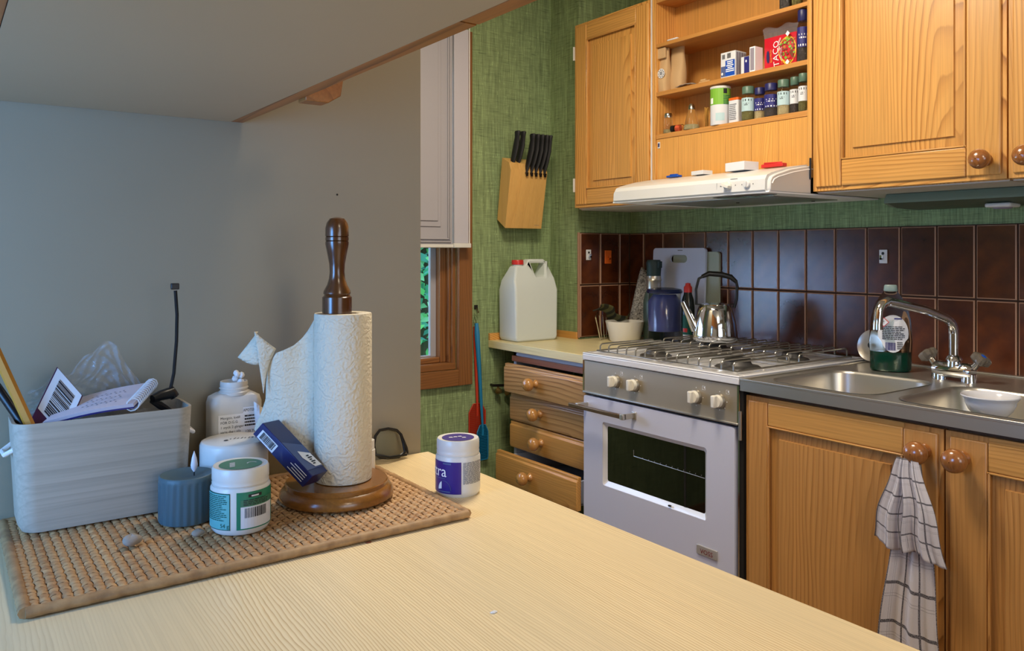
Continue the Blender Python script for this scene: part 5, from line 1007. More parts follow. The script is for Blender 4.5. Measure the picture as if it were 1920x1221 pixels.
build('label', m, ['label_white', 'print_black', 'navy_label', 'red'], t, open_=True)
# lid leaning behind
x, y = 2.205, yx(1636, 2.205); t = thing('saucepan_lid', 'round steel lid standing against the tiles behind the washing-up bottle', 'lid', (x, y, ZK))
m = M(); m.T = Matrix.Translation((x, y, ZK + 0.0485)) @ Matrix.Rotation(R(12), 4, 'Y'); m.lathe([(0.0, 0.004), (0.03, 0.003), (0.042, 0.0), (0.046, -0.002), (0.048, 0.002), (0.043, 0.006), (0.0, 0.010)], n=32, ax='x'); build('lid_disc', m, 'steel', t, smooth=True)
m = M(); m.T = Matrix.Translation((x, y, ZK + 0.0485)) @ Matrix.Rotation(R(12), 4, 'Y'); m.lathe([(0.006, -0.012), (0.009, -0.010), (0.005, 0.001)], n=16, ax='x'); build('lid_knob', m, 'black', t, smooth=True)
# footed bowl in basin 2
x, y = 1.838, yx(1857, 1.838); zr = zz(741, x, y); r = 50 * dep(x, y) / F; zb_ = ZK - 0.143
t = thing('footed_bowl', 'white porcelain footed bowl standing in the right-hand basin', 'bowl', (x, y, zb_)); hh = zr - zb_
build('bowl_body', M().lathe([(0.0, 0.0), (r * 0.66, 0.0), (r * 0.64, 0.005), (r * 0.50, hh - 0.085), (r * 0.34, hh - 0.062), (r * 0.32, hh - 0.055), (r * 0.50, hh - 0.046), (r * 0.74, hh - 0.032), (r * 0.85, hh - 0.018), (r * 0.87, hh - 0.011), (r * 0.93, hh - 0.007), (r * 1.0, hh - 0.002), (r * 0.99, hh), (r * 0.85, hh - 0.007), (r * 0.8, hh - 0.02), (r * 0.5, hh - 0.04), (0, hh - 0.046)], (x, y, zb_), 40, cap=False), 'ceramic', t, smooth=True, ang=50)
x, y = 1.80, 0.865; tag(build('dish_sponge', M().box(x - 0.03, x + 0.03, y - 0.02, y + 0.02, ZK - 0.141, ZK - 0.075), 'sponge', bev=0.006), 'pale green scrubbing sponge standing in the basin beside the footed bowl', 'sponge')

# towel on knob
t = thing('tea_towel', 'white checked tea towel hanging from the knob of the sink cupboard', 'towel', (XD - 0.04, 0.85, H - 0.85))
kx = XD - 0.036
def tow(z0, z1, wl, wr, c0, c1, xo, ph, amp):
    def fn(u, v):
        w0 = 0.013; k = min(1, v) ** 0.8
        l = c0 + (c1 - c0) * k
        y = l + (wl * k + w0) * (0.5 - u) * 2 if u < 0.5 else l + (wr * k + w0) * (0.5 - u) * 2
        fold = amp * (0.35 + k) * (sin(u * 11 + ph + v * 1.5) + 0.5 * sin(u * 23 + 2 * ph)) * 0.5
        return (kx + xo - fold - 0.006 * sin(pi * v) , y + 0.003 * sin(9 * v + ph), z0 + (z1 - z0) * v + 0.008 * sin(u * 5 + ph) * v)
    return fn
zt = H - 0.425
m = M().grid(tow(zt, H - 0.86, 0.055, 0.052, 0.856, 0.862, 0.010, 0.5, 0.012), 40, 60); build('long_fold', m, 'towel_check', t, smooth=True, open_=True, solid=0.002)
m = M().grid(tow(zt + 0.004, H - 0.605, 0.032, 0.022, 0.866, 0.892, -0.008, 2.1, 0.009), 24, 40); build('left_fold', m, 'towel_check', t, smooth=True, open_=True, solid=0.002)
m = M().grid(tow(zt + 0.006, H - 0.612, 0.025, 0.032, 0.850, 0.824, -0.014, 0.2, 0.010), 24, 40); build('right_fold', m, 'towel_check', t, smooth=True, open_=True, solid=0.002)

# ================================================================== peninsula, tall cupboard, hanging cupboard
XP = 0.668; YP = 1.173
t = thing('peninsula_worktop', 'long pale pine-patterned peninsula worktop in the foreground', 'worktop', (0.2, 0.4, ZT - 0.03))
build('top', M().box(-0.28, XP, -0.25, YP - 0.004, ZT - 0.03, ZT), 'table_wood', t, bev=0.0015)
t = thing('peninsula_cabinet', 'base cabinet carrying the peninsula worktop', 'cabinet', (0.25, 0.6, 0)); build('body', M().box(0.02, XP - 0.03, 0.25, YP - 0.004, 0.0, ZT - 0.03), 'panel_white', t)
t = thing('tall_cupboard', 'tall white cupboard end panel at the back of the peninsula', 'cupboard', (0.25, 1.5, 0))
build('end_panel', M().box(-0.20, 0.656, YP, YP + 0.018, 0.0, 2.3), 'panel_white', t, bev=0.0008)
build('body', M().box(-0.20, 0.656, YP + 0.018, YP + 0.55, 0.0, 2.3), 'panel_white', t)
dx_, dz_ = xy(632, YP), zz(365, xy(632, YP), YP); build('screw_hole', M().lathe([(0.0016, -0.0006), (0.0001, -0.0007)], (dx_, YP, dz_), 10, ax='y'), 'black', t)
ZH = H + 0.186
t = thing('hanging_cupboard', 'white-bottomed cupboard with pine edges hanging above the peninsula', 'cupboard', (0.2, 0.5, ZH))
build('body', M().box(0.045, 0.345, -0.35, YP - 0.001, ZH, ZH + 0.6), 'cupboard_paint', t)
build('door', M().box(0.3455, 0.363, 0.555, YP - 0.002, ZH, ZH + 0.6), 'dark_trim', t, bev=0.0008)
build('door', M().box(0.3455, 0.363, -0.35, 0.552, ZH, ZH + 0.6), 'dark_trim', t, bev=0.0008)
build('door', M().box(0.026, 0.0445, -0.35, YP - 0.002, ZH, ZH + 0.6), 'dark_trim', t, bev=0.0008)
yb_ = 1.14
build('hinge_block', M().prism([(0.363, ZH + 0.03), (0.363, ZH - 0.004), (0.392, ZH - 0.004), (0.408, ZH + 0.006), (0.412, ZH + 0.03)], 'y', 0.93, 0.955), 'dark_trim', t, bev=0.001)

# ---- assumed ceiling lamp (out of view, taken as the source of the warm light)
t = thing('assumed_ceiling_lamp', 'assumed round white glass ceiling lamp, unseen, over the kitchen aisle', 'lamp', (1.05, 1.32, 2.38)); build('lamp_bowl', M().lathe([(0.20, 0.07), (0.2, 0.06), (0.19, 0.02), (0.15, 0.0), (0, 0.0)], (1.05, 1.32, 2.38), 32), 'lamp_glass', t, smooth=True)

# ================================================================== on the peninsula
# woven mat
mx0, mx1, my0, my1 = 0.062, 0.545, 0.842, 1.148; ztm = ZT + 0.0105
t = thing('woven_mat', 'rectangular woven wicker place mat on the peninsula worktop', 'mat', ((mx0 + mx1) / 2, (my0 + my1) / 2, ZT))
build('backing', M().box(mx0 + 0.006, mx1 - 0.006, my0 + 0.006, my1 - 0.006, ZT, ZT + 0.003), 'wicker_under', t)
p_ = 0.0094; nx = int(round((mx1 - mx0 - 0.016) / p_)); ny = int(round((my1 - my0 - 0.016) / p_)); px_ = (mx1 - mx0 - 0.016) / nx; py_ = (my1 - my0 - 0.016) / ny
def strand(p0, dirv, side, n, pitch, phase, wd, amp=0.0021, th=0.0013):
    m = M(); k = n * 4; vs = []; c = 8
    for i in range(k + 1):
        s_ = i / 4 * pitch; zc = ZT + 0.0062 + amp * sin(pi * (i / 4 + phase)); wv = wd * (0.88 + 0.16 * abs(sin(pi * (i / 4 + phase)))); q = Vector(p0) + Vector(dirv) * s_
        jit = 0.0005 * sin(i * 1.7 + phase * 3 + p0[0] * 90 + p0[1] * 70)
        for j in range(c): a = 2 * pi * j / c; o_ = Vector(side) * (wv / 2 * cos(a) + jit); vs.append((q.x + o_.x, q.y + o_.y, zc + th * sin(a)))
    m.add(vs, [(i * c + j, i * c + (j + 1) % c, (i + 1) * c + (j + 1) % c, (i + 1) * c + j) for i in range(k) for j in range(c)] + [tuple(range(c))[::-1], tuple(k * c + j for j in range(c))])
    build('strand', m, 'wicker', t, smooth=True, ang=80)
for j in range(ny): strand((mx0 + 0.008, my0 + 0.008 + (j + 0.5) * py_, 0), (1, 0, 0), (0, 1, 0), nx, px_, j % 2, py_ * 0.86)
for i in range(nx): strand((mx0 + 0.008 + (i + 0.5) * px_, my0 + 0.008, 0), (0, 1, 0), (1, 0, 0), ny, py_, (i + 1) % 2, px_ * 0.86)
def rim(a, b):
    m = M(); a = Vector(a); b = Vector(b); L_ = (b - a).length; d_ = (b - a) / L_; s_ = Vector((-d_.y, d_.x, 0)); k = int(L_ / 0.0045); vs = []; c = 8
    for i in range(k + 1):
        q = a + d_ * L_ * i / k; g_ = 0.0003 * (i % 2) + 0.0002 * sin(i * 1.3)
        for j in range(c): an = 2 * pi * j / c; vs.append((q.x + s_.x * (0.0058 + g_) * cos(an), q.y + s_.y * (0.0058 + g_) * cos(an), ZT + 0.0056 + (0.0052 + g_) * sin(an)))
    m.add(vs, [(i * c + j, i * c + (j + 1) % c, (i + 1) * c + (j + 1) % c, (i + 1) * c + j) for i in range(k) for j in range(c)] + [tuple(range(c))[::-1], tuple(k * c + j for j in range(c))]); build('rim', m, 'wicker_rim', t, smooth=True, ang=80)
e_ = 0.005
rim((mx0 + e_, my0 + e_, 0), (mx1 - e_, my0 + e_, 0)); rim((mx1 - e_, my0 + e_, 0), (mx1 - e_, my1 - e_, 0)); rim((mx1 - e_, my1 - e_, 0), (mx0 + e_, my1 - e_, 0)); rim((mx0 + e_, my1 - e_, 0), (mx0 + e_, my0 + e_, 0))

# wooden box (caddy)
bx0, bx1, by0, by1 = 0.072, 0.268, 1.060, 1.150; bz = ztm; btz = H - 0.196
t = thing('wooden_box', 'whitewashed thin wooden box with rounded corners full of odds and ends', 'box', ((bx0 + bx1) / 2, (by0 + by1) / 2, bz))
m = M(); n6 = 6; lev = [(0.010, bz), (0.006, bz + 0.008), (0.0, btz)]; rings = []
def rp(ins, r=0.02): return rprism(bx0 + ins, bx1 - ins, by0 + ins * 0.4, by1 - ins * 0.4, r, n6)
loops = [[(a, b, z_) for a, b in rp(i_)] for i_, z_ in lev] + [[(a, b, z_) for a, b in rp(i_ + 0.0035, 0.0175)] for i_, z_ in lev[::-1]]
k = len(loops[0]); vs = [p for l in loops for p in l]
m.add(vs, [(j * k + i, j * k + (i + 1) % k, (j + 1) * k + (i + 1) % k, (j + 1) * k + i) for j in range(len(loops) - 1) for i in range(k)] + [tuple(range(k))[::-1], tuple((len(loops) - 1) * k + i for i in range(k))])
build('box_shell', m, 'crate_wood', t, smooth=True, ang=35)
for sx_, xe in ((1, bx1), (-1, bx0)):
    yc_ = (by0 + by1) / 2; zc_ = btz - 0.032
    build('cord_handle', M().tube([(xe - sx_ * 0.003, yc_ - 0.018, zc_), (xe + sx_ * 0.006, yc_ - 0.012, zc_ - 0.006), (xe + sx_ * 0.007, yc_ + 0.012, zc_ - 0.006), (xe - sx_ * 0.003, yc_ + 0.018, zc_)], 0.0028, 8), 'matte_white', t, smooth=True)
def P(px, py, y):            # a point at distance plane y seen at px, py
    x = xy(px, y); return Vector((x, y, zz(py, x, y)))
yb = (by0 + by1) / 2
# pencil / stick
tag(build('wooden_stick', M().tube([P(57, 800, 1.085), P(-14, 645, 1.12)], 0.0055, 6).tube([P(57, 800, 1.085), P(62, 812, 1.083)], 0.0055, 6), 'pencil_wood'), 'orange wooden stick poking out of the left of the box', 'stick')
m = M().tube([P(46, 800, 1.10), P(-20, 705, 1.135)], 0.0052, 10); tag(build('black_pen', m, 'black', smooth=True), 'thick black pen lying behind the orange stick in the box', 'pen')
# barcode packet
t = thing('barcode_packet', 'plum coloured card packet with a white barcode label in the box', 'packet', tuple(P(85, 810, 1.10)))
o0, o1, o2 = P(62, 815, 1.088), P(118, 700, 1.125), P(155, 742, 1.105)
ux = (o2 - o1); vx = (o1 - o0)
def pk(off): 
    nn = ux.cross(vx).normalized(); nn = -nn if nn.y > 0 else nn
    return lambda u, v: tuple(o0 + ux * u + vx * v + nn * off)
m = M(); a_ = pk(0); b_ = pk(-0.003); m.add([a_(-0.3, -0.1), a_(1.0, -0.1), a_(1.0, 1.0), a_(-0.3, 1.0), b_(-0.3, -0.1), b_(1.0, -0.1), b_(1.0, 1.0), b_(-0.3, 1.0)], [(0, 1, 2, 3), (4, 5, 6, 7), (0, 1, 5, 4), (1, 2, 6, 5), (2, 3, 7, 6), (3, 0, 4, 7)]); build('card', m, 'plum', t, bev=0.0005)
m = M(); a_ = pk(0.0006); m.strip(a_, -0.25, 0.97, 0.32, 0.99, 0); a_ = pk(0.0011); barcode(m, lambda u, v: a_(v, u), 0.36, 0.9, 0.0, 0.75, 1, 12); build('barcode_label', m, ['label_white', 'print_black'], t, open_=True)
# plastic bag crumpled
rb = random.Random(11)
def bagfn(u, v):
    top = interp([(0, 60), (0.35, 95), (0.62, 150), (0.75, 140), (1, 50)], u)
    cr = 0.006 * abs(sin(13 * u + 9 * v)) + 0.005 * abs(sin(31 * u - 19 * v)) + 0.003 * sin(53 * u + 41 * v)
    return P(55 + 215 * u + 4 * sin(20 * v), 790 - top * v + 5 * sin(25 * u) * v, 1.142 - 0.018 * v + cr)
def interp(T, u):
    for (a, p), (b, q) in zip(T, T[1:]):
        if u <= b: return p + (q - p) * (u - a) / (b - a)
    return T[-1][1]
m = M().grid(bagfn, 60, 36); tag(build('plastic_bag', m, 'film', smooth=True, open_=True, ang=60), 'crumpled clear plastic bag rising out of the back of the box', 'bag')
# notepad
t = thing('spiral_notepad', 'spiral bound notepad with scribbled pages lying across the box', 'notepad', tuple(P(180, 790, 1.10)))
A_, B_, C_, D_ = P(80, 792, 1.078), P(250, 757, 1.066), P(288, 716, 1.125), P(128, 752, 1.135)
def nf(o):
    nn = (B_ - A_).cross(D_ - A_).normalized(); nn = nn if nn.z > 0 else -nn
    return lambda u, v: tuple((A_ * (1 - u) + B_ * u) * (1 - v) + (D_ * (1 - u) + C_ * u) * v + nn * (o + 0.003 * sin(pi * u)))
def slab(o1_, o2_, mm_, nm):
    m = M(); m.grid(nf(o2_), 10, 4); m.grid(nf(o1_), 10, 4); a_, b_ = nf(o2_), nf(o1_)
    for i in range(10):
        for v in (0, 1): m.add([a_(i / 10, v), a_((i + 1) / 10, v), b_((i + 1) / 10, v), b_(i / 10, v)], [(0, 1, 2, 3)])
    for u in (0, 1): m.add([a_(u, 0), a_(u, 1), b_(u, 1), b_(u, 0)], [(0, 1, 2, 3)])
    build(nm, m, mm_, t, open_=True)
slab(-0.004, 0.0, 'note_paper', 'pages'); slab(-0.006, -0.0042, 'navy_label', 'back_cover')
m = M(); a_ = nf(0.0004)
for wln in range(3):
    for i in range(12): u = 0.35 + i * 0.035; v = 0.25 + wln * 0.22; m.strip(a_, u, u + 0.02, v + 0.05 * sin(i * 2.1), v + 0.05 * sin(i * 2.1) + 0.02, 0)
build('scribble', m, 'print_grey', t, open_=True)
for i in range(13):
    v = 0.03 + i * 0.075; q = Vector(nf(-0.002)(0.985, v)); d1 = (B_ - A_).normalized(); d2 = Vector((0, 0, 1)); build('coil', M().tube([q + d1 * 0.0075 * cos(2 * pi * k / 10) + d2 * 0.0075 * sin(2 * pi * k / 10) for k in range(10)], 0.0009, 5, closed=True), 'label_white', t)
# black clamp with stalk
t = thing('gooseneck_clip', 'black clip with a long curved stalk standing up from the box', 'clip', tuple(P(315, 770, 1.12)))
pts = [P(318, 738, 1.10), P(326, 700, 1.10), P(331, 640, 1.10), P(332, 590, 1.10), P(329, 545, 1.10)]
build('stalk', M().tube(pts, 0.0022, 8), 'black', t, smooth=True)
q = P(328, 537, 1.10); build('stalk_tip', M().box(q.x - 0.005, q.x + 0.005, q.y - 0.003, q.y + 0.003, q.z - 0.004, q.z + 0.004), 'black', t, bev=0.001)
build('clip_head', M().tube([P(286, 748, 1.09), P(300, 742, 1.095), P(322, 736, 1.10), P(328, 744, 1.10)], [0.005, 0.0065, 0.008, 0.006], 10), 'black', t, smooth=True)
build('clip_jaw', M().tube([P(284, 752, 1.095), P(300, 760, 1.10), P(322, 772, 1.11)], [0.003, 0.005, 0.003], 8), 'black_soft', t, smooth=True)
m = M(); q = P(285, 800, 1.115); tag(build('adhesive_tape', M().lathe([(0.014, 0), (0.022, 0), (0.022, 0.016), (0.014, 0.016), (0.014, 0)], tuple(P(290, 792, 1.115)), 24, cap=False), 'clear_plastic', smooth=True), 'roll of clear tape half hidden at the right end of the box', 'tape')

# green jar
def tub(name, label, x, y, z, r, h, lidh, bodym='white_plastic'):
    t = thing(name, label, 'jar', (x, y, z))
    build('jar_body', M().lathe([(r * 0.90, 0), (r * 0.97, 0.003), (r, 0.008), (r, h * 0.68), (r * 0.96, h * 0.715), (r * 0.93, h * 0.72), (r * 0.93, h - lidh)], (x, y, z), 40), bodym, t, smooth=True)
    build('lid', M().lathe([(r * 0.945, h * 0.735), (r * 0.955, h * 0.745), (r * 0.955, h - lidh * 0.9), (r * 0.935, h - lidh * 0.82), (r * 0.955, h - lidh * 0.72), (r * 0.95, h - 0.0025), (r * 0.91, h), (r * 0.8, h - 0.0006), (0, h - 0.0006)], (x, y, z), 40), bodym, t, smooth=True, ang=50)
    return t
x, y = 0.2915, 0.950; r = 0.0335; h = 0.0735; z = ztm
t = tub('plastic_jar', 'white plastic jar with a green label and green lid disc on the woven mat', x, y, z, r, h, h * 0.27); a0 = face_cam(x, y)
f1 = cyl(x, y, z, r + 0.0004, a0); f2 = cyl(x, y, z, r + 0.0008, a0); f3 = cyl(x, y, z, r + 0.0012, a0)
m = M(); hm = h
m.strip(f1, -0.050, -0.0115, h * 0.09, h * 0.655, 0, 12); m.strip(f2, -0.049, -0.0125, h * 0.105, h * 0.64, 1, 12); lines(m, f3, -0.047, -0.015, h * 0.62, h * 0.22, 14, 0, 21)
m.text('54 g', 0.0065, lambda a, b: f3(-0.0185 + a, h * 0.13 + b), 0)
m.strip(f1, -0.0045, 0.052, h * 0.09, h * 0.665, 2, 16); m.strip(f2, 0.0, 0.044, h * 0.11, h * 0.44, 3, 12); m.strip(f2, 0.0, 0.044, h * 0.44, h * 0.545, 6, 12); barcode(m, f3, 0.0045, 0.032, h * 0.27, h * 0.42, 4, 31); lines(m, f3, 0.003, 0.036, h * 0.545, h * 0.45, 4, 4, 5)
m.strip(f2, 0.0085, 0.025, h * 0.58, h * 0.625, 4, 5); m.strip(f3, 0.012, 0.021, h * 0.59, h * 0.612, 3, 3)
build('label', m, ['print_teal', 'mint_label', 'green_label', 'label_white', 'print_black', 'print_white', 'lid_green'], t, open_=True)
n = 32; m = M().add([(x + r * 0.72 * cos(2 * pi * i / n), y + r * 0.72 * sin(2 * pi * i / n), z + h - 0.0001) for i in range(n)], [tuple(range(n))], 0)
for i in range(5): m.add([(x - 0.012 + 0.0012 * i + a * 0.003, y - 0.008 + 0.004 * i + b * 0.0012, z + h + 0.0002) for a, b in ((-1, -1), (1, -1), (1, 1), (-1, 1))], [(0, 1, 2, 3)], 1)
m.add([(x + 0.012 + 0.006 * cos(a), y - 0.004 + 0.006 * sin(a), z + h + 0.0002) for a in [i * 0.5 for i in range(7)]] + [(x + 0.012 + 0.0045 * cos(a), y - 0.004 + 0.0045 * sin(a), z + h + 0.0002) for a in [i * 0.5 for i in range(7)]][::-1], [tuple(range(14))], 1)
build('lid_disc', m, ['lid_green', 'label_white'], t, open_=True)
# candle
x, y = 0.2475, 1.0165; r = 0.0315; h = 0.0545
t = thing('ribbed_candle', 'blue grey ribbed pillar candle lamp in front of the wooden box', 'candle', (x, y, z))
m = M(); n = 96; vs = []
for zz_, rr_, am in ((0, 0.97, 0), (0.002, 1, 1), (h - 0.009, 1, 1), (h - 0.006, 1.0, 0), (h - 0.001, 0.99, 0), (h, 0.95, 0), (h - 0.0015, 0.8, 0), (h - 0.004, 0.5, 0)):
    for i in range(n): q = r * rr_ * (1 + (0.01 * am if i % 4 < 2 else -0.03 * am)); vs.append((x + q * cos(2 * pi * i / n), y + q * sin(2 * pi * i / n), z + zz_))
m.add(vs, [(j * n + i, j * n + (i + 1) % n, (j + 1) * n + (i + 1) % n, (j + 1) * n + i) for j in range(7) for i in range(n)] + [tuple(range(n))[::-1], tuple(7 * n + i for i in range(n))]); build('wax_body', m, 'candle_wax', t, smooth=True, ang=50)
q = Vector((x + 0.0085, y - 0.0005, z + h - 0.004)); build('wick', M().tube([q, q + Vector((0, 0, 0.006))], 0.0008, 6), 'wick', t)
build('plastic_flame', M().lathe([(0.0005, 0.004), (0.0035, 0.009), (0.0042, 0.013), (0.003, 0.021), (0.0008, 0.028), (0.0001, 0.03)], (q.x, q.y, q.z), 16, sx=1, sy=0.7), 'flame', t, smooth=True)
# white round jar behind
x, y = 0.3175, 1.062; r = 0.0415; h = 0.078
t = thing('round_tub', 'wide white plastic tub with a plain screw lid behind the green jar', 'jar', (x, y, z))
build('jar_body', M().lathe([(r * 0.93, 0), (r, 0.004), (r, h * 0.45), (r * 0.94, h * 0.5)], (x, y, z), 36), 'white_plastic', t, smooth=True)
build('lid', M().lathe([(r * 1.0, h * 0.5), (r * 1.02, h * 0.52), (r * 1.02, h - 0.005), (r * 0.98, h - 0.001), (r * 0.93, h), (0, h)], (x, y, z), 40), 'white_plastic', t, smooth=True, ang=50)
m = M(); rt = Vector((K2, -K1, 0)); up_ = Vector((K1, K2, 0))
for i, hgt in enumerate((0.004, 0.008, 0.006, 0.008, 0.005, 0.007, 0.005, 0.004)):
    c_ = Vector((x, y, z + h + 0.0003)) + rt * (-0.004 + 0.0042 * i) + up_ * (-0.004 + 0.0016 * i); m.add([c_ - rt * 0.0006, c_ + rt * 0.0006, c_ + rt * 0.0006 + up_ * hgt, c_ - rt * 0.0006 + up_ * hgt], [(0, 1, 2, 3)])
c_ = Vector((x, y, z + h + 0.0003)) + rt * -0.007 + up_ * -0.010; m.add([c_ + rt * 0.0028 * cos(a) + up_ * 0.004 * sin(a) for a in [i * pi / 6 for i in range(12)]], [tuple(range(12))]); build('lid_print', m, 'print_black', t, open_=True)
# medicine bottle
x, y = 0.3375, 1.130; wd, dp = 0.0345, 0.021; zb_ = ztm; hs = zz(752, x, y) - zb_; hn = zz(714, x, y) - zb_
t = thing('medicine_bottle', 'white square medicine bottle with cotton wool sticking out of its open neck', 'bottle', (x, y, zb_))
m = M(); n6 = 5; secs = [(0.96, 0), (1, 0.004), (1, hs), (0.93, hs + 0.008), (0.66, hs + 0.013)]; L0 = None; vs = []
for s_, q in secs:
    L0 = rprism(-wd * s_, wd * s_, -dp * s_, dp * s_, 0.011 * s_, n6); vs += [(x + a, y + b, zb_ + q) for a, b in L0]
k = len(L0); m.add(vs, [(j * k + i, j * k + (i + 1) % k, (j + 1) * k + (i + 1) % k, (j + 1) * k + i) for j in range(4) for i in range(k)] + [tuple(range(k))[::-1], tuple(4 * k + i for i in range(k))]); build('bottle_body', m, 'white_plastic', t, smooth=True, ang=45)
build('neck', M().lathe([(0.0195, hs + 0.010), (0.0205, hs + 0.014), (0.018, hs + 0.016), (0.018, hn - 0.011), (0.0195, hn - 0.009), (0.018, hn - 0.007), (0.0185, hn - 0.005), (0.018, hn), (0.016, hn), (0.016, hn - 0.006), (0, hn - 0.006)], (x, y, zb_), 28, cap=False), 'white_plastic', t, smooth=True, ang=50)
m = M(); r_ = random.Random(3)
for i in range(7):
    c_ = Vector((x + 0.006 + r_.uniform(-0.008, 0.008), y + r_.uniform(-0.006, 0.006), zb_ + hn - 0.002 + r_.uniform(0, 0.013))); q = r_.uniform(0.003, 0.0055); m.lathe([(0.0002, -q), (q * 0.7, -q * 0.7), (q, 0), (q * 0.7, q * 0.7), (0.0002, q)], tuple(c_), 10)
build('cotton_wool', m, 'cotton', t, smooth=True, ang=80)
fl = lambda o, dx0: (lambda u, v: (x + dx0 + u, y - dp - o, zb_ + v))
m = M(); g1 = fl(0.0004, 0); m.strip(g1, -0.027, 0.006, hs - 0.066, hs - 0.014, 0); m.strip(g1, 0.006, 0.026, hs - 0.05, hs - 0.006, 0)
g2 = fl(0.0009, 0)
for i, s_ in enumerate(('Morgon, kväll', 'FÖR D.G.G', '1 styck 2 gånger', 'varje dag i vila', 'vätska mot', 'inflammation')): m.text(s_, 0.0048, lambda a, b, i=i: g2(-0.0245 + a, hs - 0.020 - 0.0062 * i + b), 1, 'LEFT')
m.text('APOTEK', 0.0055, lambda a, b: g2(0.006 + a * 0.8, hs - 0.012 + b), 1, 'LEFT'); lines(m, g2, 0.008, 0.026, hs - 0.017, hs - 0.034, 4, 1, 8); m.text('120.70', 0.0052, lambda a, b: g2(0.0085 + a, hs - 0.041 + b), 1, 'LEFT'); m.strip(g2, 0.011, 0.024, hs - 0.047, hs - 0.0455, 1)
build('label', m, ['print_white', 'print_black'], t, open_=True)
hpts = [(0.0, -0.0035), (-0.0035, 0.001), (-0.002, 0.003), (0, 0.0015), (0.002, 0.003), (0.0035, 0.001)]
m = M().tube([g2(-0.0235 + a, hs - 0.060 + b) for a, b in hpts], 0.0003, 4, closed=True).tube([g2(0.0295 + a * 0.8, hs - 0.0095 + b * 0.8) for a, b in hpts], 0.0003, 4, closed=True); build('heart_mark', m, 'print_black', t)
tag(build('paper_scrap', M().grid(lambda u, v: tuple(P(480 + 20 * u - 4 * v, 835 - 82 * v + 14 * u * v, 1.105 + 0.004 * sin(5 * u + 3 * v))), 4, 10), 'print_white', solid=0.0004, open_=True), 'white torn paper scrap behind the kitchen paper sheet', 'paper')

# kitchen roll holder
x, y = 0.430, 0.9925; z = ztm
t = thing('paper_towel_holder', 'dark turned wooden kitchen roll holder with a round base on the mat', 'holder', (x, y, z)); r = 0.0735
build('base', M().lathe([(r * 0.94, 0), (r * 0.995, 0.003), (r, 0.008), (r * 0.975, 0.0125), (r * 0.93, 0.0160), (r * 0.895, 0.0175), (r * 0.895, 0.0222), (r * 0.88, 0.0235), (0, 0.0235)], (x, y, z), 56), 'base_wood', t, smooth=True, ang=33)
pz = lambda py: zz(py, x, y) - z
pr = [(0.0125, 0.0235), (0.0125, pz(600)), (0.0192, pz(590)), (0.0192, pz(557)), (0.0175, pz(555)), (0.0165, pz(553)), (0.0178, pz(550)), (0.0172, pz(545)), (0.0130, pz(534)), (0.0105, pz(522)), (0.0096, pz(510)), (0.0102, pz(495)), (0.0128, pz(475)), (0.0152, pz(458)), (0.0152, pz(453)), (0.0140, pz(452)), (0.0152, pz(451)), (0.0152, pz(445)), (0.0140, pz(444)), (0.0153, pz(443)), (0.0152, pz(428)), (0.0135, pz(418)), (0.0095, pz(410)), (0.004, pz(407.5)), (0.0002, pz(407))]
build('handle', M().lathe(pr, (x, y, z), 32), 'turned_wood', t, smooth=True, ang=35)
# roll
x2, y2 = x + 0.0065, y - 0.0045; rr_ = 0.0372; z0 = z + 0.0245; zt_ = zz(587, x2, y2)
t = thing('kitchen_roll', 'roll of embossed white kitchen paper on the wooden holder with a torn sheet', 'paper roll', (x2, y2, z0))
hr = zt_ - z0
build('roll', M().lathe([(0.0215, 0), (rr_ * 0.98, 0), (rr_, 0.002), (rr_, hr - 0.002), (rr_ * 0.98, hr), (0.0215, hr), (0.0205, hr - 0.001), (0.0205, 0.001), (0.0215, 0)], (x2, y2, z0), 64, cap=False), 'kitchen_paper', t, smooth=True, ang=60)
# sheet: leaves the roll at its left side and runs left
lf_ = Vector((-K2, K1, 0)); tw = Vector((-K1, -K2, 0))   # image left, towards eye
c0 = Vector((x2, y2, 0)) + lf_ * (rr_ * 0.985)
top_k = [(0, 600), (0.16, 617), (0.35, 634), (0.55, 648), (0.8, 657), (1, 662)]
bot_k = [(0, 905), (0.15, 870), (0.45, 845), (0.7, 830), (0.9, 815), (1, 806)]
def interp(T, u):
    for (a, p), (b, q) in zip(T, T[1:]):
        if u <= b: return p + (q - p) * (u - a) / (b - a)
    return T[-1][1]
left_k = [(0, 523), (0.1, 513), (0.2, 506), (0.4, 501), (0.6, 499), (0.75, 491), (0.9, 481), (1, 475)]
def sheet(u, v):
    py = interp(top_k, u) * (1 - v) + interp(bot_k, u) * v
    w_ = (593 - interp(left_k, v)) * 1.06 / F
    q = c0 + lf_ * (w_ * u) + tw * (0.010 * (1 - u) * (1 - u) - 0.004 + 0.010 * u * (1 - v) - 0.004 * sin(u * 6 + v * 2))
    return (q.x, q.y, zz(py, q.x, q.y))
build('loose_sheet', M().grid(sheet, 24, 32), 'kitchen_paper', t, smooth=True, open_=True, solid=0.0006, ang=80)
def fpt(px, py, o):
    q = c0 + lf_ * ((593 - px) * 1.06 / F) + tw * o
    return (q.x, q.y, zz(py, q.x, q.y))
RK = [(0, (523, 654)), (0.33, (512, 678)), (0.66, (505, 702)), (1, (500, 738))]; MK = [(0, (489, 622)), (0.33, (491, 652)), (0.66, (494, 684)), (1, (499.5, 736))]
def ip2(T, v): return interp([(a, b[0]) for a, b in T], v), interp([(a, b[1]) for a, b in T], v)
def fa(u, v):
    a, b = ip2(RK, v), ip2(MK, v); return fpt(a[0] + (b[0] - a[0]) * u, a[1] + (b[1] - a[1]) * u, 0.008 + 0.014 * sin(pi * 0.5 * u) * (1 - v))
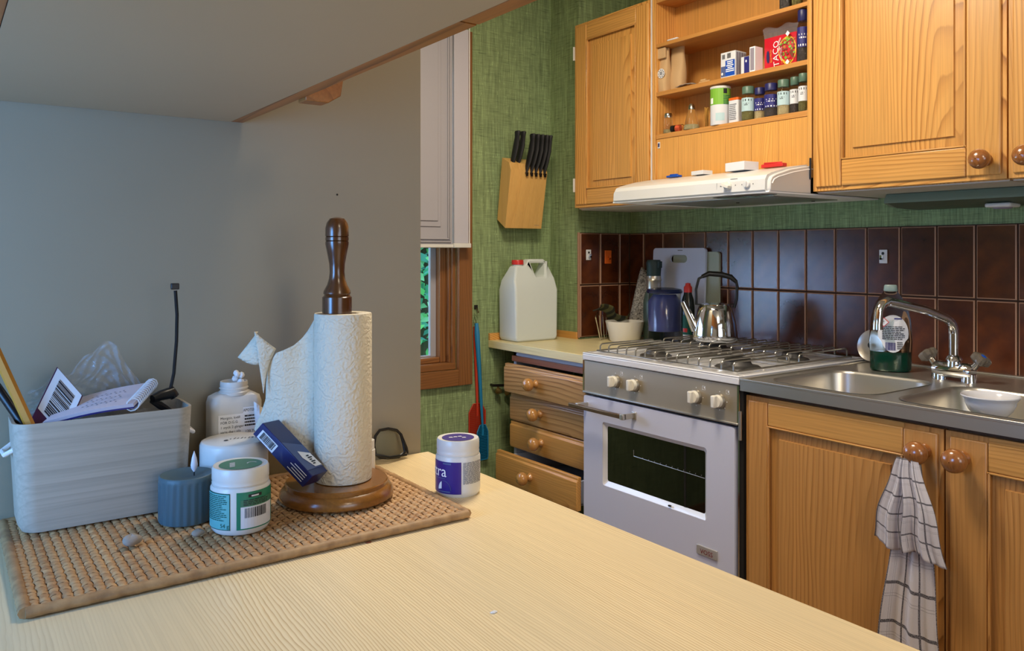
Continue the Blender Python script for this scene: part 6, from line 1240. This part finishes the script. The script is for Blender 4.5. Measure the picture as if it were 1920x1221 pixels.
def fb(u, v):
    a = (489 + 5 * v, 622 + 62 * v); b = (489 - 38 * v, 622 + 48 * v); return fpt(a[0] + (b[0] - a[0]) * u, a[1] + (b[1] - a[1]) * u + 5 * sin(pi * u) * v, 0.022 - 0.014 * v * (1 - u) - 0.016 * u)
build('folded_corner', M().grid(fa, 8, 14).grid(fb, 8, 10), 'kitchen_paper', t, smooth=True, open_=True, solid=0.0006, ang=60)

# blue box leaning on the base
t = thing('tablet_box', 'navy blue tablet carton with a barcode leaning on the roll holder base', 'carton', tuple(P(560, 905, 0.97)))
yq = 0.985
O = P(567, 914, 0.955); E1 = P(474, 814, 1.020) - O      # long axis, up to the left
O2 = P(586, 893, 0.944) - O                              # short edge
th_ = E1.cross(O2).normalized() * 0.034; th_ = th_ if th_.y > 0 else -th_
def bf(o): nn = th_.normalized(); return lambda u, v: tuple(O + E1 * u + O2 * v - nn * o)
m = M(); m.add([O, O + E1, O + E1 + O2, O + O2, O + th_, O + E1 + th_, O + E1 + O2 + th_, O + O2 + th_], [(0, 1, 2, 3), (7, 6, 5, 4), (0, 4, 5, 1), (1, 5, 6, 2), (2, 6, 7, 3), (3, 7, 4, 0)]); build('carton', m, 'box_navy', t, bev=0.0008)
m = M(); g_ = bf(0.0005); g3 = bf(0.0009); m.strip(g_, 0.62, 0.93, 0.08, 0.72, 0); barcode(m, g3, 0.65, 0.9, 0.18, 0.66, 1, 44)
for i in range(4): m.strip(g_, 0.06, 0.34 - 0.05 * (i % 2), 0.2 + 0.17 * i, 0.25 + 0.17 * i, 0)
build('print', m, ['label_white', 'print_black'], t, open_=True)
S0 = O + O2; Sv = th_ 
e0 = O2.normalized() * 0.0005; m = M(); m.add([S0 + E1 * 0.1 + e0, S0 + E1 * 0.62 + e0, S0 + E1 * 0.5 + th_ * 0.95 + e0, S0 + E1 * 0.1 + th_ * 0.95 + e0], [(0, 1, 2, 3)], 0)
m.add([S0 + E1 * a + th_ * b + e0 * 2 for a, b in ((0.12, 0.55), (0.3, 0.3), (0.42, 0.35), (0.34, 0.9), (0.12, 0.95))], [(0, 1, 2, 3, 4)], 1)
for i in range(5): m.strip(lambda u, v: tuple(S0 + E1 * u + th_ * v + e0 * 3), 0.16 + 0.035 * i, 0.18 + 0.035 * i, 0.55, 0.7 + 0.1 * (i % 2), 2)
build('top_print', m, ['box_mid', 'print_white', 'print_black'], t, open_=True)

# small pill bottle behind the roll
x, y = on(686, 884, ztm); t = thing('pill_bottle', 'small white pill bottle half hidden behind the kitchen roll', 'bottle', (x, y, ztm)); h = 0.046
build('bottle_body', M().lathe([(0.0125, 0), (0.0135, 0.002), (0.0135, h * 0.7), (0.011, h * 0.75)], (x, y, ztm), 24), 'white_plastic', t, smooth=True); build('cap', M().lathe([(0.0125, h * 0.74), (0.0125, h), (0, h)], (x, y, ztm), 24), 'white_plastic', t, smooth=True)

# spectacles: folded, standing on their side against the panel
t = thing('glasses', 'black framed glasses standing folded against the white cupboard panel', 'glasses', tuple(P(733, 858, 1.15)))
def gf(px, py, yy=1.160): return P(px, py, yy)
lens = [(704, 852), (701, 835), (704, 818), (712, 807), (728, 804), (744, 807), (752, 815), (757, 834), (759, 848), (748, 857), (728, 859), (712, 858)]
build('lens_rim', M().tube([gf(a, b, 1.148 + (860 - b) * 0.0003) for a, b in lens], 0.0023, 8, closed=True), 'black', t, smooth=True)
build('lens_glass', M().add([gf(a, b, 1.148 + (860 - b) * 0.0003) for a, b in lens], [tuple(range(len(lens)))]), 'lens', t, open_=True)
build('temple_arm', M().tube([gf(752, 815, 1.160), gf(762, 840, 1.158), gf(765, 851, 1.150)], [0.002, 0.0024, 0.0016], 8).tube([gf(704, 853, 1.146), gf(730, 858, 1.140), gf(762, 853, 1.150)], [0.0022, 0.0026, 0.0018], 8), 'black', t, smooth=True)

# purple jar
x, y = 0.588, 0.9467; r = 0.0308; h = 0.076
t = tub('chewing_gum_jar', 'white plastic jar with a purple label on the bare worktop beside the mat', x, y, ZT, r, h, h * 0.24); a0 = face_cam(x, y)
f1 = cyl(x, y, ZT, r + 0.0004, a0); f3 = cyl(x, y, ZT, r + 0.0010, a0); m = M()
m.strip(f1, -0.048, 0.0045, h * 0.075, h * 0.64, 0, 14); lines(m, f3, 0.007, 0.044, h * 0.63, h * 0.24, 19, 1, 61)
m.text('xtra', 0.0215, lambda a, b: f3(-0.0160 + a, h * 0.375 + b), 2, 'RIGHT'); m.strip(f3, -0.022, -0.0095, h * 0.595, h * 0.625, 3, 3); m.strip(f3, -0.040, -0.0185, h * 0.335, h * 0.35, 3, 5)
m.strip(f3, -0.032, -0.011, h * 0.10, h * 0.125, 3, 5)
arc = [f3(-0.0205 + 0.0105 * cos(q), h * 0.14 + 0.0125 * sin(q)) for q in [pi * i / 14 for i in range(15)]]
m.tube(arc, 0.0003, 4, 3); m.add([f3(-0.0205 + 0.0105 * cos(q), h * 0.14 + 0.0125 * sin(q)) for q in [pi * (0.62 + 0.038 * i) for i in range(11)]] + [f3(-0.0245, h * 0.16)], [tuple(range(12))], 2)
build('label', m, ['purple_label', 'print_grey', 'print_white', 'box_mid'], t, open_=True)
n = 32; m = M().add([(x + r * 0.72 * cos(2 * pi * i / n), y + r * 0.72 * sin(2 * pi * i / n), ZT + h - 0.0001) for i in range(n)], [tuple(range(n))], 0)
for i in range(4): c_ = Vector((x, y, ZT + h + 0.0003)) + rt * (-0.010 + 0.006 * i) + up_ * (-0.004 + 0.003 * (i % 3)); m.add([c_ - rt * 0.0025 - up_ * 0.001, c_ + rt * 0.0035, c_ + rt * 0.002 + up_ * 0.004, c_ - rt * 0.002 + up_ * 0.003], [(0, 1, 2, 3)], 1)
build('lid_disc', m, ['purple_label', 'label_white'], t, open_=True)

# pebbles and crumbs
def pebble(px, py, rx, ry, rz_, label, seed):
    x, y = on(px, py, ztm + 0.003); r_ = random.Random(seed); m = M(); ph = [r_.uniform(0, 6) for _ in range(6)]
    def fn(u, v):
        a = 2 * pi * u; b = pi * v; k = 1 + 0.10 * sin(2 * a + ph[0]) * sin(b) + 0.08 * sin(3 * a + 2 * b + ph[1])
        return (x + rx * k * cos(a) * sin(b), y + ry * k * sin(a) * sin(b), ztm + rz_ * 0.92 - rz_ * cos(b) * k)
    m.grid(fn, 18, 10); tag(build('pebble', m, 'stone', smooth=True, ang=35), label, 'stone')
pebble(247, 1018, 0.0095, 0.0085, 0.0065, 'larger grey pebble on the mat in front of the wooden box', 1)
pebble(371, 1000, 0.0075, 0.0055, 0.004, 'small flat pebble at the foot of the blue candle', 2)
for px, py, s_, lab in ((691, 1018, 0.0028, 'dark crumb on the worktop in front of the mat'), (926, 1149, 0.003, 'pale chip mark on the middle of the peninsula worktop')):
    x, y = on(px, py, ZT); m = M().lathe([(s_ * 0.8, 0), (s_, s_ * 0.2), (s_ * 0.5, s_ * 0.5), (0, s_ * 0.5)], (x, y, ZT), 7, sx=1.4, sy=0.8); tag(build('crumb', m, 'mince' if 'dark' in lab else 'label_white'), lab, 'crumb')
